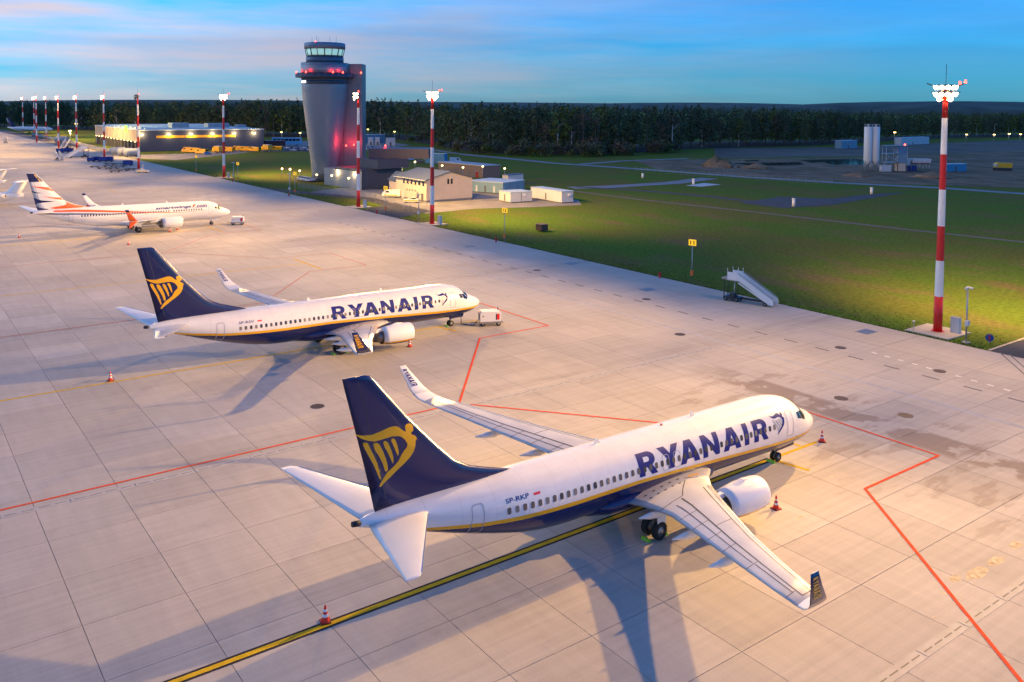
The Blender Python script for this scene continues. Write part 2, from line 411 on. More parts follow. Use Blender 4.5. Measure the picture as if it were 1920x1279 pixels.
# ---------------- painted lines
P_YEL = mat('yellow_paint', (.62, .40, .02), .9, var=.15, vscale=2, spec=.08)
P_RED = mat('red_paint', (.72, .085, .035), .9, var=.15, vscale=2, spec=.08)
P_REDF = mat('faded_red_paint', (.50, .20, .15), .9, var=.2, vscale=2, spec=.08)
P_BLK = mat('black_paint', (.035, .034, .036), .9, var=.2, vscale=2, spec=.08)
P_GREY = mat('grey_paint', (.42, .42, .44), .9, var=.12, vscale=1, spec=.08)
P_DGREY = mat('dark_grey_paint', (.17, .165, .17), .9, var=.2, vscale=1, spec=.08)
P_WHITE = mat('white_paint', (.72, .72, .70), .9, var=.12, vscale=1, spec=.08)
def line(pts, w, m, z=.005, name='painted_line'): return strip(name, [A(*p) for p in pts], w, z, m, apron)
for k in range(6):
    c = -39.55 - 46.9 * k
    edge = k < 4
    rm = P_RED if k < 2 else P_REDF
    line([(-45, c), (53.2 if k != 2 else 56.8, c)], .62, P_BLK, .004) if k == 0 else None
    line([(-45, c), (59.0 if k < 2 else 56.8, c)], .30, P_YEL, .008)
    line([(53.3, c + .1), (53.9, c + 2.9)] if k < 2 else [(56.8, c - 5), (56.8, c + 6)], .32, P_YEL, .012)
    if k == 0: line([(57.2, c - 1.9), (57.2, c - .2)], .3, P_YEL, .012)
    if k < 2: line([(54.9, c - 6.8), (54.9, c - 8.6)], .3, P_YEL, .012)
    # stand boundary
    line([(-45, c + 23.4), (41.0, c + 23.4), (54.4, c + 6.95), (64.2, c + 6.95), (64.2, c - 6.95), (54.4, c - 6.95), (41.6, c - 22.6)], .21 if k < 2 else .2, rm, .021)
line([(75.6, 20), (75.6, -420)], .55, P_GREY, .005)
for i in range(60):
    b = -30 - i * 4.0
    if b > -175: line([(82.35, b), (82.35, b - 1.7)], .30, P_DGREY, .005, 'painted_dash')
for i in range(10):
    b = -36.5 - i * 1.55; line([(84.6 + i * .12, b), (84.6 + i * .12, b - .6)], .28, P_WHITE, .005, 'painted_dash')
line([(88.6, -36), (97.2, -43.2)], .16, P_DGREY); line([(89.3, -35.6), (97.2, -42.2)], .16, P_DGREY)
# slot drains: concrete channel units with a dark slot
M_CHAN = mat('drain_concrete', (.40, .385, .37), .8, var=.1, vscale=1)
M_SLOT = mat('drain_slot', (.16, .15, .145), .8)
def drain(b, a0, a1):
    unit = MB().bb(-1.96, 1.96, -.32, .32, 0, .012).mesh('channel_unit', M_CHAN)
    slots = MB()
    for i in range(4): slots.bb(-1.75 + i * .95, -1.05 + i * .95, -.035, .035, .013, .016)
    sm = slots.mesh('slot', M_SLOT); a = a0
    while a < a1:
        u = link('channel_unit', unit, apron, A(a + 2, b), EA); link('slot', sm, u); a += 4.0
drain(-20.8, 8, 60); drain(-62.0, -10, 72); drain(-108.5, 0, 72)
# covers
cov = MB().cyl((0, 0, .002), (0, 0, .010), .62, n=20).mesh('manhole_cover', mat('cast_iron', (.085, .06, .045), .6, .3, var=.3, vscale=4))
for u, v in ((595, 762), (1577, 747), (1698, 779), (1275, 627), (1576, 652), (1762, 696), (1007, 507), (1212, 561)):
    link('manhole_cover', cov, apron, G(u, v), EA)
grt = MB()
for i in range(9): grt.bb(-1.1 + i * .245, -.95 + i * .245, -.75, .75, .002, .03)
grt.bb(-1.15, 1.15, -.8, -.74, .002, .03).bb(-1.15, 1.15, .74, .8, .002, .03)
grt = grt.mesh('drain_grate', mat('galvanised', (.30, .32, .35), .45, .7))
for u, v in ((1215, 543), (1625, 622), (1072, 494), (880, 462)): link('drain_grate', grt, apron, G(u, v), EA)

# worn pale paint patches at the right
rw = random.Random(3); M_WORN = mat('worn_pale_paint', (.55, .46, .31), .9, var=.35, vscale=3, spec=.08)
for (u, v, r, sx_) in ((1832, 1075, 1.0, 2.6), (1790, 1085, .7, 1.6), (1866, 1052, .8, 2.2), (1770, 1112, .35, .7), (1800, 1122, .3, .5), (1752, 1158, .3, .6), (1905, 1022, .8, 1.8), (1500, 970, .25, 3.2), (1560, 893, .2, 3.0), (1640, 905, .3, 2.2)):
    c = G(u, v); pts = []
    for i in range(14):
        t = 2 * math.pi * i / 14; k = r * rw.uniform(.7, 1.0); pts.append(c + E1 * (k * math.cos(t) * sx_ * .5) + E2 * (k * math.sin(t) * .45))
    sheet('worn_paint', pts, .004, M_WORN, apron)
# roads, yards, dirt
def psheet(name, px, z, m): return sheet(name, [G(u, v) for u, v in px], z, m, kind='structure')
def pstrip(name, px, w, z, m): return strip(name, resample([G(u, v) for u, v in px], 12), w, z, m, kind='structure')
sheet('service_road', [A(96.72, -43.9), A(150, -44.2), A(150, -34), A(96.72, -34)], -.02, M_ASPH, kind='structure')
strip('road_kerb', [A(96.9, -44.15), A(150, -44.4)], .3, .02, M_SHOULDER, kind='structure')
psheet('service_yard', [(560, 362), (640, 366), (700, 371), (735, 392), (800, 400), (890, 391), (1000, 388), (1090, 384), (1085, 375), (1000, 366), (905, 352), (880, 345), (735, 356), (640, 352)], -.050, M_GRAVEL)
psheet('access_road', [(676, 394), (742, 409), (812, 396), (742, 380)], -.036, M_ASPH)
pstrip('perimeter_road', [(480, 352), (580, 362), (690, 372), (760, 392)], 4.5, -.043, M_ASPH)
psheet('construction_site', [(1190, 302), (1330, 298), (1560, 296), (1930, 282), (1990, 330), (1930, 352), (1640, 344), (1400, 330), (1230, 316)], -.035, M_DIRT)
psheet('far_field', [(1340, 278), (1560, 276), (1930, 262), (1990, 281), (1560, 294), (1340, 296)], -.04, mat('fallow_field', (.105, .088, .062), .95, var=.3, vscale=.03))
pstrip('perimeter_track', [(860, 288), (960, 298), (1040, 306), (1130, 312), (1240, 320), (1400, 332), (1560, 342), (1760, 352), (1960, 366)], 6.0, -.025, M_ROAD)
pstrip('perimeter_track', [(700, 276), (790, 278), (880, 291), (1010, 303)], 5.0, -.022, M_ROAD)
pstrip('side_track', [(1090, 308), (1160, 302), (1290, 297)], 5.0, -.02, M_ROAD)
pstrip('side_track', [(1070, 352), (1140, 350), (1260, 343), (1330, 334)], 7.0, -.028, M_ROAD)
pstrip('foot_track', [(1075, 358), (1200, 374), (1420, 398), (1700, 430), (1960, 458)], 1.8, -.03, mat('worn_earth', (.16, .13, .10), .95, var=.2))
psheet('asphalt_pad', [(1385, 380), (1460, 369), (1560, 372), (1610, 366), (1700, 360), (1560, 384), (1470, 390)], -.026, M_ASPH)
pstrip('asphalt_lane', [(1080, 350), (1200, 357), (1330, 368), (1420, 379)], 3.2, -.027, M_ASPH)
psheet('concrete_pad', [(1285, 348), (1320, 343), (1352, 346), (1315, 350)], -.022, mat('pale_pad', (.5, .52, .53), .7))
for px in ([(1368, 306), (1500, 304), (1510, 309), (1420, 311)], [(1500, 300), (1600, 298), (1640, 302), (1520, 305)], [(1395, 301), (1420, 300), (1425, 302), (1398, 303)], [(1545, 304), (1630, 303), (1640, 308), (1560, 309)]):
    psheet('puddle', px, -.015, M_WATER)
psheet('car_park', [(440, 272), (490, 266), (700, 262), (770, 272), (690, 282), (560, 284), (450, 284)], -.03, M_GRAVEL)
psheet('cargo_yard', [(150, 268), (265, 290), (345, 288), (500, 276), (500, 282), (330, 300), (250, 297), (60, 258)], -.032, M_GRAVEL)
# mast footings come with the masts; soil mound
mb = MB()
for (u, v, r, h) in ((1342, 312, 6, 5.0), (1358, 313, 6.5, 3.6), (1420, 315, 7, 2.2), (1750, 332, 8, 2.2), (1610, 330, 6, 1.6)):
    p = G(u, v); rings = []
    for j in range(6):
        t = j / 5; ring = []
        for i in range(14):
            a = 2 * math.pi * i / 14; k = r * (1 - t ** 1.4) * (1 + random.uniform(-.15, .15)) + .05
            ring.append((p.x + k * math.cos(a), p.y + k * math.sin(a), -.1 + h * t + random.uniform(-.1, .1)))
        rings.append(ring)
    o = MB().loft(rings, sm=False).build('soil_heap', M_DIRT)
    tag(o, {1342: 'tall grey heap of soil, biggest on the building site', 1358: 'second soil heap touching the tallest one', 1420: 'low soil heap right of the two tall heaps', 1750: 'wide low soil heap just left of the nearest red and white mast', 1610: 'flat little soil heap in front of the twin silos'}[u], 'soil heap', 'soil heaps')
# ================================================================ airliners
TILT = .0095
FT = np.array([(0, 2.62, 2.58, .02), (.12, 2.86, 2.36, .27), (.35, 3.05, 2.16, .50), (.8, 3.32, 1.93, .83), (1.5, 3.64, 1.70, 1.17), (2.2, 3.98, 1.55, 1.42), (3, 4.55, 1.44, 1.62),
  (3.6, 4.87, 1.38, 1.72), (4.4, 5.10, 1.33, 1.80), (5.4, 5.25, 1.30, 1.86), (6.6, 5.31, 1.30, 1.88), (15, 5.31, 1.30, 1.88), (24.5, 5.31, 1.30, 1.88), (26.5, 5.31, 1.40, 1.86), (28, 5.31, 1.60, 1.80), (29.5, 5.305, 1.93, 1.66), (31, 5.295, 2.32, 1.45),
  (32.5, 5.275, 2.75, 1.21), (34, 5.24, 3.22, .95), (36, 5.15, 3.87, .58), (37.3, 5.02, 4.30, .32), (38, 4.85, 4.52, .14)])
def pchip(T, s, i):
    x, y = T[:, 0], T[:, i]; k = int(min(max(np.searchsorted(x, s) - 1, 0), len(x) - 2)); h = np.diff(x); d = np.diff(y) / h
    def sl(j):
        if j == 0: return d[0]
        if j == len(x) - 1: return d[-1]
        return 0.0 if d[j - 1] * d[j] <= 0 else 2 * d[j - 1] * d[j] / (d[j - 1] + d[j])
    t = (s - x[k]) / h[k]; m0, m1 = sl(k) * h[k], sl(k + 1) * h[k]
    return float((2*t**3 - 3*t*t + 1) * y[k] + (t**3 - 2*t*t + t) * m0 + (-2*t**3 + 3*t*t) * y[k+1] + (t**3 - t*t) * m1)
def fus(s):
    T, B, w = (pchip(FT, s, i) for i in (1, 2, 3)); return (T + B) / 2, (T - B) / 2, w
def fpt(s, phi, off=0.0, side=-1):      # phi: 0 at mid-side, 90 deg at the crown; side -1 starboard
    zc, h, w = fus(s); y, z = w * math.cos(phi), h * math.sin(phi)
    n = Vector((0, y / (w * w), z / (h * h))).normalized()
    return Vector((-s, side * (y + n.y * off), zc + z + n.z * off + TILT * (s - 19.7)))
def fz(s, z, off=.008, side=-1):        # by true height z
    zc, h, w = fus(s); q = max(-.999, min(.999, (z - TILT * (s - 19.7) - zc) / h)); return fpt(s, math.asin(q), off, side)
HARP = [(38.22, 9.53), (37.75, 9.37), (37.27, 9.32), (36.82, 9.41), (36.32, 9.53), (36.0, 9.53), (35.79, 9.43), (35.52, 9.18), (35.36, 9.08), (35.39, 9.26), (35.41, 9.4), (35.32, 9.46), (35.1, 9.47), (34.96, 9.38), (34.89, 9.19), (34.9, 9.03), (35.03, 8.99), (35.04, 8.89), (34.81, 8.76), (34.7, 8.62), (34.71, 8.54), (34.78, 8.49), (34.81, 8.22), (34.92, 7.95), (35.12, 7.7), (35.46, 7.43), (35.82, 7.19), (36.22, 6.88), (36.54, 6.66), (36.75, 6.48), (36.84, 6.51), (36.75, 6.71), (36.57, 6.95), (36.39, 7.18), (36.07, 7.38), (35.79, 7.63), (35.61, 7.95), (35.46, 8.14), (35.3, 8.27), (35.28, 8.43), (35.43, 8.7), (35.65, 8.9), (35.86, 8.98), (36.18, 9.02), (36.57, 8.98), (37.13, 8.94), (37.48, 9.05), (37.82, 9.22)]
BARS = [[(37.75, 8.91), (37.73, 9.0), (37.61, 8.99), (37.49, 8.93), (37.37, 8.65), (37.16, 8.22), (36.96, 7.75), (36.82, 7.37), (36.74, 6.96), (36.76, 6.87), (36.83, 6.91), (36.96, 7.24), (37.17, 7.74), (37.44, 8.25), (37.65, 8.65)],
 [(37.21, 8.8), (37.13, 8.86), (36.99, 8.85), (36.85, 8.72), (36.64, 8.29), (36.48, 7.86), (36.39, 7.52), (36.37, 7.29), (36.48, 7.21), (36.54, 7.3), (36.68, 7.72), (36.89, 8.15), (37.1, 8.49)],
 [(36.65, 8.77), (36.62, 8.86), (36.5, 8.85), (36.39, 8.74), (36.22, 8.35), (36.09, 7.93), (36.07, 7.64), (36.11, 7.57), (36.18, 7.73), (36.39, 8.2), (36.57, 8.53)],
 [(36.22, 8.82), (36.18, 8.9), (36.06, 8.89), (35.97, 8.78), (35.86, 8.46), (35.78, 8.12), (35.8, 7.96), (35.84, 7.93), (35.93, 8.15), (36.08, 8.51)]]
def arc(cx, cy, rx, ry, a0, a1, n=10): return [(cx + rx * math.cos(rad(a0 + (a1 - a0) * i / n)), cy + ry * math.sin(rad(a0 + (a1 - a0) * i / n))) for i in range(n + 1)]
GLYPH = {
 'R': ([(0, 0), (0, 1), (.48, 1)] + arc(.50, .68, .36, .32, 88, -60, 12) + [(.94, 0), (.62, 0), (.42, .34), (.29, .34), (.29, 0)], [[(.29, .57), (.29, .79)] + arc(.47, .68, .11, .11, 90, -90, 8)]),
 'Y': ([(.345, 0), (.345, .40), (0, 1), (.31, 1), (.49, .65), (.67, 1), (.98, 1), (.635, .40), (.635, 0)], []),
 'A': ([(0, 0), (.34, 1), (.66, 1), (1, 0), (.71, 0), (.65, .18), (.35, .18), (.29, 0)], [[(.415, .38), (.585, .38), (.50, .68)]]),
 'N': ([(0, 0), (0, 1), (.27, 1), (.71, .42), (.71, 1), (1, 1), (1, 0), (.75, 0), (.29, .60), (.29, 0)], []),
 'I': ([(0, 0), (0, 1), (1, 1), (1, 0)], [])}
WORD = (('R', 19.98, 18.37), ('Y', 18.12, 16.25), ('A', 16.35, 14.50), ('N', 14.21, 12.59), ('A', 12.22, 10.39), ('I', 10.05, 9.56), ('R', 9.03, 7.46))
def word_bmesh(h=1.0):
    polys = []
    for g, s0, s1 in WORD:
        o, hs = GLYPH[g]; f = lambda p: (s0 + (s1 - s0) * p[0] / max(q[0] for q in o), p[1] * h); polys.append(([f(p) for p in o], [[f(p) for p in q] for q in hs]))
    return flat_mesh(polys)
# wing: y, leading edge s, trailing edge s, z, t/c, cant (deg)
WING = [(0, 12.2, 21.2, 1.84, .12, 6), (1.7, 13.25, 20.98, 2.06, .12, 6), (2.6, 14.45, 20.8, 2.19, .12, 6), (3.75, 15.55, 20.7, 2.33, .115, 6), (5.2, 16.55, 20.75, 2.50, .11, 6), (7.8, 18.2, 21.62, 2.81, .105, 6), (10.3, 19.75, 22.5, 3.11, .10, 6), (13, 21.2, 23.42, 3.43, .10, 6), (14.8, 22.1, 24.05, 3.65, .10, 6), (16.4, 22.92, 24.6, 3.86, .10, 8)]
WLET = [(16.4, 22.92, 24.6, 3.86, .10, 8), (16.85, 23.2, 24.78, 3.98, .10, 28), (17.2, 23.5, 24.93, 4.22, .095, 52), (17.4, 23.85, 25.1, 4.55, .09, 70), (17.62, 24.5, 25.4, 5.35, .085, 78), (17.88, 25.22, 25.78, 6.36, .08, 80)]
AF = [(1, 0), (.9, .16), (.75, .36), (.55, .52), (.35, .55), (.2, .47), (.1, .36), (.04, .23), (.01, .11), (0, 0), (.01, -.10), (.04, -.19), (.1, -.29), (.2, -.38), (.35, -.42), (.55, -.36), (.75, -.22), (.9, -.09)]
def wing_ring(sec, side):
    y, le, te, z, tc, cant = sec; c = te - le; ca, sa = math.cos(rad(cant)), math.sin(rad(cant)); r = []
    for x, t in AF:
        d = t * tc * c + (.5 - x) * c * .02; r.append((-(le + x * c), side * (y - d * sa), z + d * ca))
    return r
def wtop(y, f, side, off=.01):          # point on the wing's upper skin
    W = WING
    for a, b in zip(W[:-1], W[1:]):
        if y <= b[0]: break
    t = (y - a[0]) / (b[0] - a[0]); le, te, z, tc = (a[i] + (b[i] - a[i]) * t for i in (1, 2, 3, 4)); c = te - le
    x = max(.01, min(.99, f)); k = 0.0
    up = [p for p in AF[:10]][::-1]
    for p, q in zip(up[:-1], up[1:]):
        if p[0] <= x <= q[0]: k = p[1] + (q[1] - p[1]) * (x - p[0]) / (q[0] - p[0])
    return Vector((-(le + x * c), side * (y - off * .1), z + k * tc * c + (.5 - x) * c * .02 + off))
FIN = [(5.15, 27.7, 37.05, .30), (5.45, 28.6, 37.15, .42), (5.70, 29.5, 37.2, .46), (6.24, 31.2, 37.32, .47), (6.82, 32.28, 37.45, .46), (7.85, 33.36, 37.7, .43), (9.86, 35.25, 38.22, .32), (12.1, 37.12, 38.80, .19), (12.36, 37.36, 38.86, .16), (12.45, 37.62, 38.89, .10)]
FAF = [(1, 0), (.8, .35), (.55, .8), (.33, 1), (.15, .8), (.05, .48), (.012, .2), (0, 0)]
def fin_half(z, x):
    for a, b in zip(FIN[:-1], FIN[1:]):
        if z <= b[0]: break
    t = (z - a[0]) / (b[0] - a[0]); le, te, th = (a[i] + (b[i] - a[i]) * t for i in (1, 2, 3)); f = max(0, min(1, (x - le) / (te - le)))
    for p, q in zip(FAF[:-1], FAF[1:]):
        if q[0] <= f <= p[0]: return th / 2 * (q[1] + (p[1] - q[1]) * (f - q[0]) / (p[0] - q[0]))
    return 0
M_WHITE = mat('aircraft_white', (.80, .80, .80), .28, var=.03, vscale=.6, coat=.3)
M_NAVY = mat('aircraft_navy', (.006, .012, .090), .25, coat=.4)
M_YEL = mat('aircraft_yellow', (.80, .42, .01), .3, coat=.3)
M_ORANGE = mat('aircraft_orange', (.85, .13, .02), .3, coat=.3)
M_LETTER = mat('letter_blue', (.010, .022, .20), .5, spec=.15)
M_WING = mat('wing_grey', (.56, .57, .59), .38, .25, var=.10, vscale=.5)
M_BARE = mat('bare_metal', (.78, .76, .73), .22, .9)
M_TYRE = mat('tyre', (.018, .018, .018), .8)
M_RIM = mat('rim', (.35, .35, .36), .4, .6)
M_STEEL = mat('strut_steel', (.32, .33, .34), .4, .6)
M_DARK = mat('dark_opening', (.02, .02, .022), .6)
M_PANEL = mat('panel_line', (.06, .06, .065), .7)
M_LINEG = mat('door_line', (.36, .37, .40), .5)
M_GLASS = mat('cockpit_glass', (.015, .02, .025), .08, spec=.8)
M_WIN = [mat('cabin_window', (.13, .115, .105), .25), mat('cabin_window_dark', (.06, .058, .06), .2), mat('cabin_blind', (.22, .20, .185), .4)]
def ryan_paint():
    m = mat('fuselage_paint', (.8, .8, .8), .27, coat=.35); N_, L_ = nodes(m); bs = N_['Principled BSDF']
    tc = N_.new('ShaderNodeTexCoord'); sp = N_.new('ShaderNodeSeparateXYZ'); L_.new(tc.outputs['Object'], sp.inputs[0])
    s01 = mth(m, 'DIVIDE', mth(m, 'MULTIPLY', sp.outputs[0], -1.0), 40.0)
    fc = N_.new('ShaderNodeFloatCurve'); cv = fc.mapping.curves[0]
    P = [(0, 2.20), (3.2, 2.30), (7, 2.46), (13, 2.86), (17, 3.10), (20, 3.23), (25, 3.28), (29, 3.41), (31.2, 3.53), (34, 3.86), (36, 4.15), (40, 4.7)]
    for i, (s, z) in enumerate(P):
        if i < 2: p = cv.points[0] if i == 0 else cv.points[1]; p.location = (s / 40, z / 6)
        else: cv.points.new(s / 40, z / 6)
    for p in cv.points: p.handle_type = 'VECTOR'
    fc.mapping.update(); L_.new(s01, fc.inputs['Value'])
    d = mth(m, 'SUBTRACT', sp.outputs[2], mth(m, 'MULTIPLY', fc.outputs[0], 6.0))
    dirt = noise(m, tc.outputs['Object'], .9, 5)
    white = mixc(m, 1.0, (.80, .80, .805), rng(m, dirt, .3, .7, .93, 1.02), 'MULTIPLY')
    streak = noise(m, tc.outputs['Object'], 1.0, 5, (.25, 3.0, 5.0)); white = mixc(m, 1.0, white, rng(m, streak, .35, .75, 1.0, .93), 'MULTIPLY')
    fr = mth(m, 'FRACT', mth(m, 'DIVIDE', sp.outputs[0], 2.03)); ln = mth(m, 'LESS_THAN', fr, .012); white = mixc(m, mth(m, 'MULTIPLY', ln, .35), white, (.35, .35, .37))
    c = mixc(m, mth(m, 'LESS_THAN', d, 0.0), white, (.80, .42, .01)); c = mixc(m, mth(m, 'LESS_THAN', d, -.25), c, (.006, .012, .090))
    L_.new(c, bs.inputs['Base Color']); return m
def nac_paint():
    m = mat('nacelle_paint', (.8, .8, .8), .27, coat=.35); N_, L_ = nodes(m); bs = N_['Principled BSDF']
    tc = N_.new('ShaderNodeTexCoord'); sp = N_.new('ShaderNodeSeparateXYZ'); L_.new(tc.outputs['Object'], sp.inputs[0]); z = sp.outputs[2]
    c = mixc(m, mth(m, 'LESS_THAN', z, 1.12), (.80, .80, .805), (.80, .42, .01)); c = mixc(m, mth(m, 'LESS_THAN', z, .93), c, (.006, .012, .090))
    L_.new(c, bs.inputs['Base Color']); return m
M_RYAN, M_NAC = ryan_paint(), nac_paint()
def wheel(parent, x, y, z, r, w):
    t = MB().lathe([(r * .55, -w / 2), (r * .85, -w / 2), (r * .97, -w * .36), (r, -w * .15), (r, w * .15), (r * .97, w * .36), (r * .85, w / 2), (r * .55, w / 2)], (0, 0, 0), 'y', 22)
    o = t.build('tyre', M_TYRE, parent, (x, y, z))
    MB().lathe([(.02, -w * .42), (r * .22, -w * .45), (r * .25, -w * .3), (r * .56, -w * .38), (r * .56, w * .38), (r * .25, w * .3), (r * .22, w * .45), (.02, w * .42)], (0, 0, 0), 'y', 18).build('rim', M_RIM, o)
def quadline(fn, pts, w, name, parent, m=M_PANEL, step=.5):
    """thin line on a surface; pts in surface parameters"""
    mb = MB(); P = resample([Vector((p[0], p[1], 0)) for p in pts], step)
    l, r = strip_pts(P, w); n = len(l)
    mb.add([fn(p.x, p.y) for p in l] + [fn(p.x, p.y) for p in r], [(i, i + 1, n + i + 1, n + i) for i in range(n - 1)])
    return mb.build(name, m, parent)
def rrect(s0, s1, z0, z1, r, t):
    def ring(k):
        a0, a1, b0, b1 = s0 + k, s1 - k, z0 + k, z1 - k; q = max(.02, r - k); out = []
        for cx, cy, st in ((a1 - q, b1 - q, 0), (a0 + q, b1 - q, 90), (a0 + q, b0 + q, 180), (a1 - q, b0 + q, 270)): out += arc(cx, cy, q, q, st, st + 90, 4)
        return out
    return [(ring(0), [ring(t)])]
def airliner(label, livery, reg, loc, yaw):
    P = thing('airliner', label, 'airliner', loc, yaw, 'parked airliners'); ry = livery == 'harp'
    # fuselage
    ss = [0, .05, .12, .22, .35, .55, .8, 1.1, 1.5, 1.9, 2.3, 2.7, 3.1, 3.6, 4.2, 5, 6] + [6.6 + .9 * i for i in range(20)] + [24.5 + .6 * i for i in range(22)] + [37.5, 37.8, 38.0]
    n = 72; rings = [[fpt(s, 2 * math.pi * i / n) for i in range(n)] for s in sorted(set(ss))]
    fz_ = MB().loft(rings).build('fuselage', M_RYAN if ry else M_WHITE, P)
    MB().cyl((-37.85, 0, 4.87), (-38.35, 0, 4.92), .17, .14, 12).build('exhaust', M_DARK, P)
    # belly fairing
    rings = []
    for s, w, b in ((11.6, .7, 1.36), (13, 1.7, 1.08), (15, 1.98, .98), (19, 2.02, .98), (22, 1.8, 1.1), (24.2, .7, 1.36)):
        rings.append([(-s, w * math.cos(rad(a)), 2.05 + (2.05 - b) * math.sin(rad(a))) for a in range(180, 361, 15)] + [(-s, w * .8, 2.3), (-s, -w * .8, 2.3)])
    MB().loft(rings).build('belly_fairing', M_NAVY if ry else M_WHITE, P)
    # cabin windows (starboard, the side in view)
    wm = [MB().xz([(x * .125, z * .185) for x, z in [(-1, -.5), (-.8, -.85), (-.4, -1), (.4, -1), (.8, -.85), (1, -.5), (1, .5), (.8, .85), (.4, 1), (-.4, 1), (-.8, .85), (-1, .5)]], -.008, .006).mesh('window', m) for m in M_WIN]
    rr = random.Random(len(reg) + ord(reg[-1]))
    for i in range(46):
        s = 29.7 - .5095 * i
        if i in (33,) : continue
        z = 3.77; zc, h, w = fus(s); ph = math.asin((z - zc) / h); p = fpt(s, ph, .004)
        o = link('window', wm[rr.choice([0, 0, 0, 1, 2]) if ry and 'P' == reg[-1] else rr.choice([1, 1, 0, 2] if ry else [1])], fz_, p, rot=(0, 0, 0))
        nrm = (fpt(s, ph, 1) - fpt(s, ph, 0)).normalized(); o.rotation_euler = (math.atan2(nrm.z, -nrm.y) * -1, 0, math.atan2((fus(s + .3)[2] - fus(s - .3)[2]), .6))
    # cockpit windows
    for sd in (-1, 1):
        for pts in ([(2.25, 62), (2.95, 66), (3.02, 44), (2.42, 36)], [(2.50, 34), (3.08, 42), (3.42, 38), (3.20, 20), (2.75, 20)], [(3.50, 37), (3.85, 33), (3.82, 20), (3.30, 20)], [(2.12, 88), (2.82, 88), (2.90, 69), (2.20, 66)]):
            wrap(flat_mesh([(pts, [])]), lambda s, d, sd=sd: fpt(s, rad(d), .012, sd), .2, 6, 'cockpit_window', M_GLASS, fz_)
    S = lambda s, z: fz(s, z)
    for nm, b in (('door', (31.95, 31.2, 2.86, 4.62)), ('door', (5.28, 4.50, 2.60, 4.38))):
        wrap(flat_mesh(rrect(b[1], b[0], b[2], b[3], .2, .05)), S, .3, .12, nm, M_LINEG, fz_)
    for s0 in (17.95, 16.92): wrap(flat_mesh(rrect(s0 - .62, s0, 3.25, 4.2, .18, .035)), S, .3, .1, 'exit_hatch', M_LINEG if ry else M_LINEG, fz_)
    if ry:
        b = word_bmesh()
        wrap(b, lambda s, t: fpt(s, rad((-5.0 + .55 * (s - 7.5)) + t * (42.5 - .15 * (s - 7.5))), .007), .6, .07, 'lettering', M_LETTER, fz_)
        hb = flat_mesh([(HARP, [])]); fit(hb, 5.52, 7.05, 3.05, 4.42); wrap(hb, S, .2, .1, 'harp_emblem', M_LETTER, fz_)
        hb = flat_mesh([(q, []) for q in BARS]); fit(hb, 5.82, 6.85, 3.25, 4.12); wrap(hb, lambda s, z: fz(s, z, .012), .2, .1, 'harp_strings', M_LINEG, fz_)
    else:
        b = text_mesh('smartwings', .03, .25); fit(b, 16.0, 8.75, 3.98, 4.62); wrap(b, S, .5, .1, 'lettering', M_LETTER, fz_)
        b = text_mesh('.com', .03, .25); fit(b, 7.95, 5.5, 4.02, 4.55); wrap(b, S, .5, .1, 'lettering', M_LETTER, fz_)
        b = flat_mesh([([(8.6, 4.15), (8.25, 4.7), (7.7, 4.75), (8.0, 4.5), (8.35, 4.1)], [])]); wrap(b, S, .3, .1, 'emblem', M_ORANGE, fz_)
        up = [(34.5, 5.12), (31, 5.10), (28.5, 4.95), (25, 4.62), (21, 4.22), (17.5, 3.86), (14, 3.55), (10, 3.35), (5.5, 3.42)]
        lo = [(5.5, 3.38), (10, 3.27), (14, 3.40), (17.5, 3.62), (21, 3.92), (25, 4.28), (28.5, 4.55), (31, 4.72), (34.5, 4.86)]
        wrap(flat_mesh([(up + lo, [])]), S, .4, .1, 'swoosh', M_ORANGE, fz_)
        up = [(37.0, 4.80), (34, 4.58), (31, 4.42), (28, 4.24), (25, 4.02), (21, 3.78), (17.5, 3.56)]; lo = [(17.5, 3.52), (21, 3.66), (25, 3.84), (28, 4.02), (31, 4.18), (34, 4.34), (37.0, 4.60)]
        wrap(flat_mesh([(up + lo, [])]), S, .4, .1, 'swoosh', M_NAVY, fz_)
    b = text_mesh(reg, .01); fit(b, 29.85, 28.33, 4.27, 4.50) if ry else fit(b, 33.0, 31.9, 4.05, 4.22); wrap(b, S, .4, .1, 'registration', M_LETTER, fz_)
    if ry:
        wrap(flat_mesh([([(28.0, 4.30), (27.55, 4.30), (27.55, 4.42), (28.0, 4.42)], [])]), S, .3, .1, 'flag', mat('flag_red', (.7, .02, .03), .4), fz_)
    for s in (13.2, 21.8):   # blade aerials
        MB().xz([(-.25, 0), (.2, 0), (-.05, .38), (-.22, .38)], -.02, .02).build('antenna', M_WHITE, fz_, fpt(s, math.pi / 2, -.02))
    MB().cyl((0, 0, 0), (0, 0, .1), .1, .07, 10).build('beacon', mat('beacon_red', (.6, .03, .02), .3), fz_, fpt(16.2, math.pi / 2, -.02))
    # wings
    for sd in (-1, 1):
        w = MB().loft([wing_ring(q, sd) for q in WING]).build('wing', M_WING, P)
        T = lambda y, f, sd=sd: wtop(y, f, sd)
        nl = lambda pts, wd=.05: quadline(T, pts, wd / 2.5, 'panel_line', w)
        mbx = MB()
        def pl(pts, wd=.06):
            P_ = resample([Vector((p[0], p[1] * 3, 0)) for p in pts], .5); l_, r_ = strip_pts(P_, wd); k = len(l_)
            mbx.add([T(p.x, p.y / 3) for p in l_] + [T(p.x, p.y / 3) for p in r_], [(i, i + 1, k + i + 1, k + i) for i in range(k - 1)])
        pl([(3.9, .17), (16.1, .19)]); pl([(4.2, .60), (16.1, .55)], .08); pl([(16.1, .19), (16.1, .55)]); pl([(8.2, .17), (8.2, .6)], .05)
